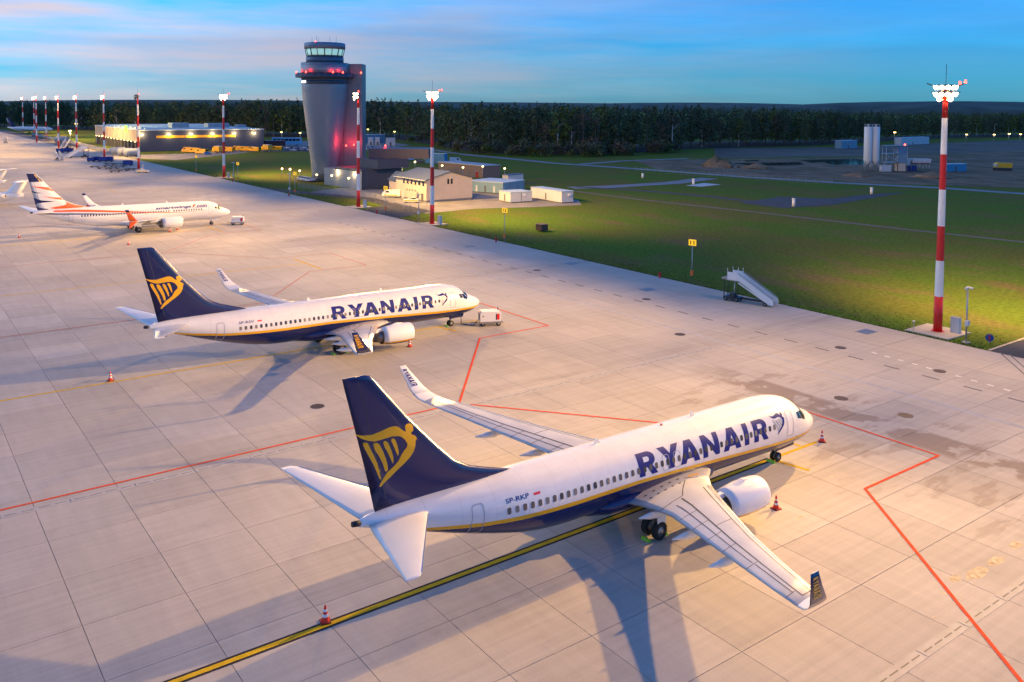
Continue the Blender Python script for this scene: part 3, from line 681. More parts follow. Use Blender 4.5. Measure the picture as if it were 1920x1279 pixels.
        pl([(4.6, .76), (12.4, .72)], .05); pl([(12.6, .70), (15.6, .68)], .07); pl([(2.3, .36), (2.6, .17)], .05); pl([(2.6, .36), (4.0, .55), (4.2, .98)], .05)
        for y in (6.0, 7.4, 8.9, 10.4, 12.5, 15.6): pl([(y, .60), (y, .97)], .04)
        for f in (.42, .52, .62, .72, .82):
            for y in (2.15, 2.65): pl([(y, f), (y, f + .035)], .12)
        mbx.build('panel_lines', M_PANEL, w)
        if ry: quadline(T, [(2.25, .16), (2.25, .30)], .16, 'walkway_mark', w, M_YEL)
        # slat: polished leading edge
        sl = MB()
        for a, bq in zip(WING[3:-1], WING[4:]):
            for (x0, t0), (x1, t1) in zip(AF[6:12], AF[7:13]):
                vs = []
                for q, (x, t) in ((a, (x0, t0)), (a, (x1, t1)), (bq, (x1, t1)), (bq, (x0, t0))):
                    c = q[2] - q[1]; d = t * q[4] * c + (.5 - x) * c * .02; vs.append((-(q[1] + x * c - .012), sd * q[0], q[3] + d + (.006 if t >= 0 else -.006)))
                sl.add(vs, [(0, 1, 2, 3)], 0, True)
        sl.build('slat', M_BARE, w)
        # winglet: outer face dark, inner face white
        def wf(k, i): return 0 if i < 9 else 1
        wm_ = [M_WHITE, M_NAVY] if ry else [M_WHITE, M_ORANGE]
        wl = MB().loft([wing_ring(q, sd) for q in WLET[:3]], cap=False).loft([wing_ring(q, sd) for q in WLET[2:]], fmi=wf).build('winglet', wm_, P)
        if not ry:
            low = [(17.1, 23.5, 24.9, 4.0, .09, -30), (17.5, 24.1, 25.0, 3.55, .09, -55), (17.9, 24.75, 25.2, 2.95, .08, -58)]
            MB().loft([wing_ring(q, sd) for q in low]).build('lower_winglet', M_ORANGE, wl)
            tip = [tuple(list(q[:4]) + [q[4] * 1.5, q[5]]) for q in WLET[-2:]]
            a, b_ = tip; mid = tuple(a[i] + (b_[i] - a[i]) * .55 for i in range(6)); b2 = (b_[0] + .01, b_[1] - .02, b_[2] + .02, b_[3] + .02, b_[4], b_[5]); m2 = (mid[0] + .005, mid[1] - .02, mid[2] + .02, mid[3], mid[4], mid[5])
            MB().loft([wing_ring(m2, sd), wing_ring(b2, sd)]).build('winglet_tip', M_NAVY, wl)
        else:
            # word along the winglet
            def wlp(t, u, sd=sd, face=0):    # t 0..1 up the blade, u 0..1 chordwise
                a, b_ = WLET[3], WLET[5]; q = [a[i] + (b_[i] - a[i]) * t for i in range(6)]; c = q[2] - q[1]; d = .055 * (1 if face == 0 else -1)
                return Vector((-(q[1] + (.22 + .62 * u) * c), sd * (q[0] - d * math.sin(rad(q[5])) * 1.05), q[3] + d * .2))
            b = word_bmesh(); fit(b, 0, 1, 0, 1)
            face = 1 if sd == -1 else 0      # starboard blade shows its outer face, port blade its inner one
            wrap(b, lambda x, y: wlp(.12 + x * .74, .95 - y * .8, sd, face), .1, .3, 'lettering', M_YEL if sd == -1 else M_LETTER, wl)
        # flap track fairings
        for y, f, Ln in ((3.6, .93, 2.6), (7.0, .93, 2.7), (10.6, .93, 2.4)):
            p = wtop(y, f, sd); rs = []
            for k, (dx, r, dz) in enumerate(((1.6, .03, -.30), (1.1, .2, -.42), (.3, .26, -.5), (-.5, .2, -.46), (-.5 - Ln * .35, .03, -.36))):
                rs.append([(p.x + dx, p.y + r * .75 * math.cos(rad(a)), p.z + dz + r * math.sin(rad(a))) for a in range(0, 360, 30)])
            MB().loft(rs).build('flap_fairing', M_WHITE, w)
        # engine
        cy, cz, x0 = sd * 4.83, 1.62, -12.25; k = 1.0 if ry else 1.1
        if not ry: x0 += .55; cz = 1.68
        prof = [(.80, -.9), (.78, -.4), (.80, -.12), (.87, -.02), (.95, .0), (1.0, -.1), (1.05, -.4), (1.09, -1.1), (1.08, -2.0), (.98, -3.0), (.86, -3.65), (.80, -3.6), (.70, -3.0)]
        rings = []
        for r, h in prof:
            rings.append([(x0 + h * k, cy + r * k * math.cos(t), cz + r * k * math.sin(t) * (1 if math.sin(t) > 0 else .93)) for t in [2 * math.pi * i / 36 for i in range(36)]])
        e = MB().loft(rings, cap=False).build('nacelle', M_NAC if ry else M_WHITE, P)
        lip = [[(p[0] + .004, cy + (p[1] - cy) * 1.004, cz + (p[2] - cz) * 1.004) for p in r] for r in rings[2:6]]
        MB().loft(lip, cap=False).build('inlet_lip', M_BARE, e)
        MB().lathe([(.02, -.35), (.16, -.55), (.28, -.8), (.79, -.86)], (x0, cy, cz), 'x', 28).build('fan', mat('fan_dark', (.06, .06, .065), .4, .5), e)
        MB().lathe([(.66 * k, -3.1), (.60 * k, -3.9), (.47 * k, -4.5), (.44 * k, -4.45), (.40, -4.2), (.3, -4.6), (.05, -5.1)], (x0, cy, cz), 'x', 26).build('core_nozzle', mat('nozzle_metal', (.20, .18, .17), .35, .9), e)
        if not ry:
            cv = MB()
            for i in range(18):
                t0, t1 = 2 * math.pi * i / 18, 2 * math.pi * (i + 1) / 18; tm = (t0 + t1) / 2; f = lambda t, r, h: (x0 + h, cy + r * math.cos(t), cz + r * math.sin(t))
                cv.add([f(t0, .945, -4.0), f(t1, .945, -4.0), f(tm, .90, -4.45), f(tm, .93, -4.0)], [(0, 3, 2), (3, 1, 2)])
            cv.build('chevron', mat('chevron_dark', (.05, .05, .055), .5), e)
        py = []
        for x, hw, zb, zt in ((x0 - 1.1, .05, cz + .9, cz + 1.13), (x0 - 1.7, .18, cz + .8, cz + 1.22), (x0 - 3.0, .2, cz + .6, 2.52), (x0 - 4.8, .16, cz + .45, 2.4), (x0 - 6.2, .05, 1.95, 2.25)):
            py.append([(x, cy - hw, zb), (x, cy + hw, zb), (x, cy + hw * .8, zt), (x, cy - hw * .8, zt)])
        MB().loft(py, sm=False).build('pylon', M_WHITE, P)
        # main gear
        g = MB().cyl((-19.68, sd * 2.86, .5), (-19.5, sd * 2.75, 2.2), .13, .16, 12).cyl((-19.68, sd * 2.45, .56), (-19.68, sd * 3.27, .56), .09, n=10).cyl((-19.6, sd * 2.8, 1.2), (-19.55, sd * 1.5, 1.9), .07, n=8).cyl((-19.5, sd * 2.86, .75), (-19.1, sd * 2.86, 1.3), .05, n=8)
        g = g.build('main_gear', M_STEEL, P)
        for dy in (-.43, .43): wheel(g, -19.68, sd * 2.86 + dy, .565, .565, .40)
        MB().xz([(-19.95, 1.0), (-19.25, 1.0), (-19.2, 2.2), (-20.0, 2.2)], sd * 3.38, sd * 3.42).build('gear_door', M_WHITE, g)
        # stabiliser
        st = []
        for y, le, te, z, tc in ((.2, 33.9, 37.5, 4.70, .10), (.95, 34.45, 37.75, 4.80, .10), (4, 36.45, 38.5, 5.16, .09), (6.9, 38.32, 39.22, 5.51, .09), (7.17, 38.62, 39.32, 5.55, .06)):
            c = te - le; st.append([(-(le + x * c), sd * y, z + t * tc * c * .9) for x, t in AF])
        sb = MB().loft(st).build('stabiliser', M_WHITE, P)
        MB().add([(-(34.45 - .01 + (38.32 - 34.45) * k), sd * (.95 + 5.95 * k), 4.80 + .71 * k + dz) for k in (0, 1) for dz in (-.05, .05)], [(0, 1, 3, 2)]).build('leading_edge', M_BARE, sb)
        MB().add([(-(37.02 + 1.55 * k + dx), sd * (1.1 + 5.7 * k), 4.80 + .69 * k + .085 * (1 - .6 * k)) for k in (0, 1) for dx in (-.02, .03)], [(0, 1, 3, 2)]).build('elevator_gap', M_PANEL, sb)
    # fin
    rings = []
    for z, le, te, th in FIN:
        c = te - le; rings.append([(-(le + x * c), -t * th / 2, z) for x, t in FAF] + [(-(le + x * c), t * th / 2, z) for x, t in FAF[-2:0:-1]])
    fin = MB().loft(rings).build('fin', M_NAVY if ry else M_WHITE, P)
    le = MB()
    for a, b_ in zip(FIN[4:-2], FIN[5:-1]):
        for sd in (-1, 1): le.add([(-a[1] + .012, 0, a[0]), (-(a[1] + .07), sd * (a[3] * .13 + .006), a[0]), (-(b_[1] + .07), sd * (b_[3] * .13 + .006), b_[0]), (-b_[1] + .012, 0, b_[0])], [(0, 1, 2, 3)], 0, True)
    le.build('leading_edge', M_BARE if ry else M_WHITE, fin)
    F_ = lambda sd: (lambda s, z: Vector((-s, sd * (fin_half(z, s) + .012), z)))
    quadline(F_(-1), [(36.45, 5.75), (38.05, 12.25)], .03, 'rudder_gap', fin, M_PANEL, .4)
    for sd in (-1, 1):
        if ry:
            wrap(flat_mesh([(HARP, [])] + [(q, []) for q in BARS]), F_(sd), .25, .25, 'harp_emblem', M_YEL, fin)
        else:
            for nm, m, pts in (('fin_tip', M_NAVY, [(37.45, 12.38), (38.86, 12.38), (38.42, 10.75), (36.02, 10.75)]), ('fin_stripe', M_YEL, [(37.5, 12.2), (37.62, 12.2), (36.75, 10.8), (36.5, 10.8)]),
              ('streak', M_ORANGE, [(38.2, 9.95), (36.5, 9.75), (35.05, 9.6), (34.15, 8.75), (35.4, 9.1)]), ('streak', M_NAVY, [(38.05, 9.1), (37.2, 8.72), (36.2, 8.55), (37.3, 8.55), (38.0, 8.78)]),
              ('streak', M_ORANGE, [(36.3, 7.95), (34.5, 7.65), (33.1, 7.55), (32.35, 6.95), (33.9, 7.25)]), ('streak', M_NAVY, [(37.72, 7.75), (36.4, 7.15), (34.1, 6.85), (36.4, 6.7), (37.1, 6.6), (37.42, 6.3)]),
              ('streak', M_ORANGE, [(32.3, 6.75), (31.2, 6.15), (29.0, 5.55), (28.2, 5.30), (33.8, 5.30), (35.2, 5.62), (32.7, 5.95), (32.1, 6.2)]), ('streak', M_NAVY, [(37.35, 6.1), (36.6, 5.72), (35.2, 5.42), (35.2, 5.28), (37.1, 5.28)])):
                wrap(flat_mesh([(pts, [])]), F_(sd), .3, .2, nm, m, fin)
    # nose gear
    g = MB().cyl((-4.1, 0, .35), (-4.0, 0, 1.7), .08, .10, 10).cyl((-4.1, -.3, .345), (-4.1, .3, .345), .05, n=8).cyl((-4.05, 0, .9), (-3.3, 0, 1.6), .05, n=8).build('nose_gear', M_STEEL, P)
    for dy in (-.2, .2): wheel(g, -4.1, dy, .345, .345, .2)
    for dy in (-.42, .42): MB().xz([(-4.5, .95), (-2.6, 1.0), (-2.4, 1.55), (-4.6, 1.55)], dy - .015, dy + .015).build('gear_door', M_NAVY if ry else M_WHITE, g)
    return P
airliner('airliner with navy harp tail and large blue lettering, nearest to the camera', 'harp', 'SP-RKP', (22.976, 65.637, 0), .63409)
airliner('airliner with navy harp tail hooked to a ground power cart, middle stand', 'harp', 'SP-RSV', (-3.855, 104.09, 0), .64412)
airliner('white airliner with orange and navy streaked tail, farthest stand', 'streak', 'OK-SWN', (-60.95, 187.87, 0), .65867)
# ================================================================ masts and apron furniture
M_MRED = mat('mast_red', (.55, .012, .012), .45, var=.08, vscale=.5)
M_MWHITE = mat('mast_white', (.78, .77, .75), .45, var=.06, vscale=.5)
M_GALV = mat('galvanised_steel', (.36, .38, .40), .45, .6)
M_DKSTEEL = mat('dark_steel', (.05, .05, .055), .5, .3)
M_FLOOD = lamp_mat('floodlight_lens', (1.0, .78, .50), 9.0)
M_OFF = mat('lamp_lens_off', (.10, .11, .12), .15)
M_REDL = lamp_mat('red_obstruction_lens', (1.0, .05, .03), 6.0)
M_CABINET = mat('cabinet_grey', (.55, .57, .58), .5)
MAST_H = 28.6
def mast(px, label, lit=True, beams=None, cab=True, aim=None, spill=.015):
    p = G(*px) if px else MAST_AT; t = thing('light_mast', label, 'light mast', p, 0, 'red and white floodlight masts')
    nb = 7; r0, r1 = .50, .29; hh = [0, 4.2, 8.4, 12.45, 16.7, 20.8, 25.0, 28.2]
    for i in range(nb):
        ra, rb = r0 + (r1 - r0) * hh[i] / 28.2, r0 + (r1 - r0) * hh[i + 1] / 28.2
        MB().cyl((0, 0, hh[i]), (0, 0, hh[i + 1]), ra, rb, 16, cap=i in (0, nb - 1)).build('pole_band', M_MWHITE if i % 2 else M_MRED, t)
    MB().cyl((0, 0, 0), (0, 0, .12), .72, n=20).build('base_flange', M_MRED, t)
    d0 = -E1 if aim is None else Vector((aim[0], aim[1], 0)).normalized(); s0 = Vector((-d0.y, d0.x, 0))
    # head frame: ring, cross arms
    hd = MB().lathe([(.75, 28.0), (.80, 28.0), (.80, 28.12), (.75, 28.12), (.75, 28.0)], n=20)
    for a in range(4): hd.box((0, 0, 28.06), (1.5, .07, .07), a * math.pi / 4)
    for sg in (-1, 1):
        q = s0 * sg; hd.cyl((0, 0, 28.1), (q.x * 2.0, q.y * 2.0, 29.0), .06, n=6)
        q2 = q * .9; hd.cyl((0, 0, 27.9), (q2.x * 1.7, q2.y * 1.7, 28.0), .05, n=6)
    q = d0 * 1.6; hd.cyl((0, 0, 28.06), (q.x, q.y, 28.06), .05, n=6)
    hd.cyl((0, 0, 28.1), (0, 0, 31.2), .03, n=6)
    hd.build('head_frame', M_DKSTEEL, t)
    k = 0
    for i, an in enumerate((-75, -45, -15, 15, 45, 75, -30, 30)):
        for zz in ((27.75, 28.55) if i < 6 else (27.2,)):
            d = (Matrix.Rotation(rad(an), 3, 'Z') @ d0); c = d * 1.05 + Vector((0, 0, zz)); rz = math.atan2(d.y, d.x)
            fl = MB().box((0, 0, 0), (.30, .62, .46)).build('floodlight', M_DKSTEEL, t, c)
            fl.rotation_euler = (0, rad(22), rz)
            ln = MB().cyl((.152, 0, 0), (.18, 0, 0), .28, n=14).build('lens', M_FLOOD if lit else M_OFF, fl)
    for sg, z in ((1, 29.15), (.72, 29.0)):
        q = s0 * (-2.0 * sg if (s0.x < 0) else 2.0 * sg)
        MB().cyl((q.x, q.y, z - .15), (q.x, q.y, z + .22), .14, .10, 10).build('obstruction_lamp', M_REDL, t)
    if lit:      # groups of floodlights: (direction, degrees below level, beam width, share of power)
        if not beams:
            beams = [((math.cos(math.pi + EA + rad(q)), math.sin(math.pi + EA + rad(q))), dp_, wd_, pw) for q, dp_, wd_, pw in ((-45, 4, 90, .55), (0, 2, 84, .95), (45, 4, 90, .55), (0, 48, 120, .07))]
        for (bx, by), dip, wid, pw in beams + [((E1.x, E1.y), 36, 130, .42)]:
            v = Vector((bx, by, 0)).normalized(); c = v * 1.6 + Vector((0, 0, 28.0))
            lamp('floodlight_beam', c, FLOOD_W * pw, FLOOD_C, .4, t, rad(wid), v + Vector((0, 0, -math.tan(rad(dip)))), 1.0)
        lamp('floodlight_spill', (0, 0, 27.0), FLOOD_W * spill, FLOOD_C, .6, t)
    f = MB().box((0, 0, .02), (5.2, 5.2, .12), EA).build('footing', M_SHOULDER, t)
    if cab:
        c = E1 * 1.0 + E2 * 1.6; b = MB().box((c.x, c.y, .95), (.55, 1.0, 1.75), EA).build('cabinet', M_CABINET, t)
        MB().box((c.x, c.y, 1.86), (.65, 1.1, .06), EA).build('cabinet_lid', M_GALV, b)
    return t
mast((1758, 622), 'nearest red and white light mast, tallest in view, right of the mobile stairs', True, None, True, (-.5, -.86), .03)
mast((810, 420), 'lit red and white mast in front of the beige gabled building', True, None, True, (0, -1), .03)
mast((672, 388), 'lit red and white mast in front of the control tower base', True, None, True, (-1, -.2))
mast((420, 333), 'lit mast in front of the parked yellow vans and blue cargo hall', True, None, True, (.2, -1))
mast((260, 317), 'unlit red and white mast beside the white and yellow patrol car', False)
# the row goes on outside the frame: the lamps that light the near sides of the aircraft
q_ = A(99.5, -27); MAST_AT = q_
mast(None, 'red and white light mast of the row, right of the frame', True, None, True, (-1, -.12), .015)
mast((195.8, 297), 'lit mast behind the row of blue baggage carts', True, None, False)
mast((144, 282), 'lit mast behind the pale blue passenger stairs', True, None, False)
mast((110, 278), 'lit mast at the head of the cream passenger stairs on the far apron', True, None, False)
mast((87, 262), 'lit far mast left of the cream stairs mast, before the white tanks', True, None, False)
mast((69, 266.5), 'nearer of the two far masts that almost overlap', True, None, False)
mast((64.5, 254), 'farther of the two far masts that almost overlap', True, None, False)
mast((43.5, 248), 'leftmost and farthest red and white mast', True, None, False)

ORD = ['first', 'second', 'third', 'fourth', 'fifth', 'sixth', 'seventh', 'eighth', 'ninth', 'tenth'] + ['%dth' % i if i % 10 not in (1, 2, 3) or i in (11, 12, 13) else '%d%s' % (i, {1: 'st', 2: 'nd', 3: 'rd'}[i % 10]) for i in range(11, 99)]
# wheel chocks
def chock(p, rz, label):
    t = thing('wheel_chock', label, 'wheel chock', p, rz, 'wheel chocks')
    b = MB().xz([(-.14, 0), (.14, 0), (.05, .17), (-.05, .17)], -.32, .32).build('wedge', mat('chock_green', (.22, .55, .03), .6), t)
    MB().cyl((0, .32, .1), (0, .5, .03), .015, n=6).build('rope', M_DKSTEEL, b)
for (px_, py_, a_), nm in (((22.976, 65.637, .63409), 'nearest'), ((-3.855, 104.09, .64412), 'middle')):
    f_, s_ = Vector((math.cos(a_), math.sin(a_), 0)), Vector((math.sin(a_), -math.cos(a_), 0)); n_ = Vector((px_, py_, 0))
    for ds, st, w_ in ((20.4, 2.9, 'behind the main wheels'), (18.95, 2.9, 'in front of the main wheels'), (4.62, 0, 'behind the nose wheels')):
        chock(n_ - f_ * ds + s_ * st, a_, 'green wheel chock %s of the %s airliner' % (w_, nm))
# traffic cones
def cone_proto():
    t = thing('traffic_cone', '', 'traffic cone', (0, 0, 0), 0, 'traffic cones')
    MB().box((0, 0, .03), (.52, .52, .06)).build('base', mat('cone_rubber', (.30, .015, .01), .7), t)
    b = MB().lathe([(.20, .06), (.045, .86), (.02, .88)], n=16).build('body', mat('cone_red', (.80, .035, .012), .5), t)
    for z0, z1 in ((.30, .44), (.56, .68)):
        r = lambda z: .20 + (.045 - .20) * (z - .06) / .8 + .004
        MB().lathe([(r(z0), z0), (r(z1), z1)], n=16).build('reflective_band', mat('cone_white', (.8, .8, .8), .4), b)
    return t
CONES = [((610, 1166), 'cone standing on the yellow line behind the nearest airliner'), ((207, 714), 'cone on the yellow line behind the middle airliner'), ((1541, 828), 'cone in front of the nose of the nearest airliner'),
 ((1455, 954), 'cone beside the engine of the nearest airliner'), ((768, 650), 'cone beside the engine of the middle airliner'), ((36, 446), 'cone at the left edge behind the white and orange airliner'), ((241, 459), 'lone cone in the open behind the middle airliner tail'),
 ((318, 435), 'cone under the engine of the white and orange airliner'), ((333, 431), 'cone ahead of the engine of the white and orange airliner')]
cp = cone_proto()
for i, (px, lb) in enumerate(CONES):
    if i == 0: cp.location = G(*px); cp['label'] = lb; cp.rotation_euler = (0, 0, .4)
    else: copy_tree(cp, G(*px), i * .7, lb)

# ground power carts
def power_cart(loc, rz, label, cable=None):
    t = thing('ground_power_cart', label, 'power cart', loc, rz, 'ground power carts')
    b = MB(); b.xz([(-1.25, .55), (1.25, .55), (1.25, 1.55), (1.1, 1.72), (-1.05, 1.72), (-1.25, 1.55)], -.72, .72)
    body = b.build('housing', M_MWHITE, t)
    MB().bb(-1.45, 1.45, -.78, .78, .38, .55).build('chassis', mat('cart_grey', (.25, .24, .23), .6), t)
    for i in range(6): MB().bb(-1.262, -1.255, -.5, .5, .72 + i * .13, .79 + i * .13).build('grille_slat', M_DARK, body)
    MB().bb(.75, 1.05, -.735, -.722, .75, 1.45).build('control_panel', mat('panel_red', (.75, .02, .015), .4), body)
    MB().bb(.62, .745, -.735, -.722, .75, 1.45).build('panel_edge', mat('panel_black', (.03, .03, .04), .4), body)
    MB().cyl((-.9, -.725, 1.2), (-.9, -.735, 1.2), .08, n=12).build('gauge', M_DARK, body)
    MB().cyl((1.05, .3, 1.7), (1.05, .3, 1.98), .07, n=8).build('exhaust', M_DKSTEEL, body)
    MB().bb(-1.47, -1.452, -.6, .6, .4, .53).build('warning_stripe', M_YEL, t)
    for x in (-.95, .95):
        for y in (-.68, .68): wheel(t, x, y, .28, .28, .18)
    MB().cyl((-1.45, 0, .45), (-2.3, 0, .3), .04, n=6).build('tow_bar', M_DKSTEEL, t)
    return t
c1 = G(918, 609); power_cart(c1, rad(12), 'white power cart with red panel plugged into the middle airliner')
power_cart(G(446, 421), rad(10), 'white power cart at the nose of the white and orange airliner')
nz_ = Vector((-3.855, 104.09, 0)) - Vector((math.cos(.644), math.sin(.644), 0)) * 2.6
mb = MB(); pts = [nz_ + Vector((0, 0, 1.7)), nz_ + Vector((.05, -.05, .06)), nz_ + Vector((.9, -.5, .04)), c1 + Vector((-1.9, -.3, .04)), c1 + Vector((-1.35, -.1, .5))]
for a, b in zip(pts[:-1], pts[1:]): mb.cyl(a, b, .045, n=8)
tag(mb.build('power_cable', mat('cable_black', (.02, .02, .02), .6)), 'black power cable hanging from the middle airliner nose to the cart', 'cable')

# passenger stairs
def stairs_proto(wm, name='passenger_stairs'):
    t = thing(name, '', 'passenger stairs', (0, 0, 0), 0, 'mobile passenger stairs')
    H, x0, x1 = 2.9, 1.6, 6.2
    n = 15
    for i in range(n):
        k = i / n; MB().bb(x0 + (x1 - x0) * (1 - k) - .34, x0 + (x1 - x0) * (1 - k), -.7, .7, .25 + (H - .25) * k, .31 + (H - .25) * k).build('step', M_GALV, t)
    for sd in (-1, 1):
        y = sd * .82
        MB().xz([(x0 - .1, H + .05), (x0 - .1, H + .85), (x1 + .2, .98), (x1 + .32, .5), (x1 + .15, .22), (x1 - .1, .3)], y - .04, y + .04).build('balustrade', wm, t)
        MB().cyl((x0 - .1, y, H + 1.05), (x1 + .2, y, 1.15), .04, n=8).build('handrail', M_GALV, t)
        MB().bb(0, x0 - .1, y - .03, y + .03, H, H + 1.05).build('platform_panel', wm, t)
        for x in (.02, .8, x0 - .12): MB().cyl((x, y, H), (x, y, H + 1.55), .03, n=6).build('rail_post', wm, t)
        MB().xz([(x0 - .1, H - .38), (x1 - .2, .20), (x1 - .2, .36), (x0 - .1, H - .22)], y - .1 * sd - .04, y - .1 * sd + .04).build('stringer', M_MWHITE, t)
    MB().bb(-.15, x0 - .05, -.8, .8, H - .1, H).build('platform', M_GALV, t)
    MB().bb(-.9, -.15, -.7, .7, H - .05, H + .15).build('bumper', mat('stair_bumper', (.35, .30, .26), .7), t)
    for sd in (-1, 1): MB().cyl((-.55, sd * .6, .3), (-.55, sd * .6, H), .06, n=8).build('lift_post', M_DKSTEEL, t)
    MB().cyl((.6, 0, .5), (.75, 0, H - .1), .09, n=8).build('hydraulic_ram', M_GALV, t)
    MB().cyl((1.0, .3, .5), (1.2, .3, H - .1), .05, n=8).build('brace', M_DKSTEEL, t)
    ch = MB().bb(-.7, 6.0, -.12, -.02, .32, .5).bb(-.7, 6.0, .5, .6, .32, .5).bb(-.6, 1.6, -.75, .75, .3, .55).bb(.2, .9, -.5, .3, .55, 1.0).build('chassis', M_DKSTEEL, t)
    for x in (-.2, 1.3, 5.3):
        for y in (-.72, .72): wheel(t, x, y, .27, .27, .18)
    return t
sp_ = stairs_proto(M_MWHITE)
a, b = G(1368, 562), G(1449, 575); sp_.location = a; sp_.rotation_euler = (0, 0, math.atan2((b - a).y, (b - a).x)); sp_['label'] = 'white mobile stairs parked at the grass edge near the tallest mast'
for lb, pa, pb in (('pale passenger stairs rising to the mast behind them on the far apron', (128, 279), (84, 285)), ('pale blue passenger stairs sloping down to the left among the carts', (162, 295), (136, 296)), ('low bluish stairs lying nearest of the far apron group', (107, 300), (138, 305)), ('pale passenger stairs farthest left on the far apron', (10, 268), (30, 274))):
    a, b = G(*pa), G(*pb); copy_tree(sp_, a, math.atan2((b - a).y, (b - a).x), lb, scale=1.35 if 'rising' in lb or 'sloping' in lb else 1.0)

# signs, posts, hydrants
M_SIGN = mat('sign_yellow', (.85, .45, .01), .4, emit=(1.0, .55, .02), estr=.5)
def sign_post(px, h, label, num):
    t = thing('stand_sign', label, 'stand sign', G(*px), 0, 'yellow stand signs')
    MB().cyl((0, 0, -.05), (0, 0, h - .9), .06, n=10).build('pole', M_GALV, t)
    pn = MB().box((0, 0, h - .45), (.14, 1.15, .9), EA + .35).build('panel', M_SIGN, t)
    d = Matrix.Rotation(EA + .35, 3, 'Z') @ Vector((-1, 0, 0)); s = Vector((-d.y, d.x, 0)) * -1
    b = text_mesh(num, .02); fit(b, -.33, .33, -.28, .28)
    wrap(b, lambda x, y: d * .078 + s * -x + Vector((0, 0, h - .45 + y)), 0, 0, 'lettering', M_DARK, pn)
    MB().box((0, 0, 1.3), (.3, .35, .8), EA).build('orange_box', mat('box_orange', (.85, .16, .02), .5), t)
    return t
sign_post((946, 455), 6.6, 'yellow sign on a pole beside the rusty box in the grass', '13')
sign_post((1297, 528), 6.3, 'yellow sign on a pole left of the white mobile stairs', '11')
sign_post((723, 401), 6.6, 'yellow sign on a pole in front of the white van', '14')
sign_post((553, 366), 6.6, 'yellow sign on a pole among the lawn lamps left of the tower', '15')
sign_post((446, 342), 6.6, 'yellow sign on a pole right of the mast by the yellow vans', '16')
sign_post((368, 325), 6.6, 'yellow sign on a pole left of the mast by the yellow vans', '17')
def camera_post(px, h, label):
    t = thing('camera_post', label, 'camera post', G(*px), 0, 'grey camera posts')
    MB().cyl((0, 0, -.05), (0, 0, h), .10, .08, 10).build('pole', M_GALV, t)
    MB().box((0, 0, .03), (.7, .7, .1), EA).build('foot', M_SHOULDER, t)
    MB().box((0, -.15, 2.2), (.5, .35, .55), EA).build('junction_box', M_CABINET, t)
    for sg in (-1, 1): MB().cyl((sg * .05, 0, h), (sg * .42, -.35, h - .05), .11, .13, 10).build('camera_housing', M_MWHITE, t)
camera_post((1811, 642), 6.2, 'grey camera post right of the tallest mast'); camera_post((785, 417), 6.2, 'grey post left of the mast by the beige building'); camera_post((543, 368), 6.4, 'grey post among the lawn lamps left of the tower'); camera_post((438, 340), 6.2, 'grey post just right of the mast by the yellow vans')
def hydrant(px, label):
    t = thing('hydrant', label, 'hydrant', G(*px), 0, 'red hydrants')
    m = mat('hydrant_red', (.55, .01, .015), .4)
    MB().lathe([(.2, 0), (.2, .1), (.15, .14), (.15, .62), (.19, .66), (.17, .8), (.08, .9), (.02, .92)], n=14, cap=True).build('barrel', m, t)
    for sg in (-1, 1): MB().cyl((0, 0, .5), (sg * .27, 0, .5), .07, n=8).build('outlet', m, t)
for px, lb in (((1237, 521), 'red hydrant at the grass edge left of the stairs sign'), ((930, 454), 'red hydrant at the grass edge by the rusty box'), ((706, 401), 'red hydrant beside the access road to the tower'), ((541, 368), 'red hydrant at the apron edge before the tower lawn'), ((436, 341), 'red hydrant by the mast near the yellow vans')): hydrant(px, lb)
t = thing('round_sign', 'round blue sign with a red bar beside the asphalt road', 'road sign', G(1855, 645))
MB().cyl((0, 0, 0), (0, 0, .35), .04, n=8).build('post', M_GALV, t)
dv = Vector((-.55, -.83, 0)); d_ = MB().cyl(Vector((0, 0, .7)), Vector((0, 0, .7)) + dv * .04, .42, n=24).build('disc', mat('sign_blue', (.02, .06, .30), .4), t)
MB().box((dv.x * .05, dv.y * .05, .7), (.12, .02, .6), math.atan2(dv.y, dv.x) - math.pi / 2).build('bar', mat('sign_red', (.5, .02, .02), .4), d_)
t = thing('small_marker', 'thin white marker post at the foot of the tallest mast', 'marker post', G(1713, 621)); MB().cyl((0, 0, 0), (0, 0, 1.1), .03, n=8).build('post', M_GALV, t); MB().cyl((0, 0, 1.1), (0, 0, 1.25), .13, n=10).build('cap', M_MWHITE, t)
t = thing('metal_box', 'rusty metal box standing alone in the grass', 'box', G(1016, 433), EA); b = MB().bb(-.9, .9, -.9, .9, .15, 1.35).build('body', mat('rust', (.12, .06, .035), .8, var=.4, vscale=2), t); MB().bb(-1.0, 1.0, -1.0, 1.0, 1.35, 1.45).build('lid', mat('rust_lid', (.16, .10, .07), .7), t)
for z in (.45, .75, 1.05): MB().bb(-.96, -.9, -.92, .92, z, z + .08).build('rib', MATS['rust'], b)

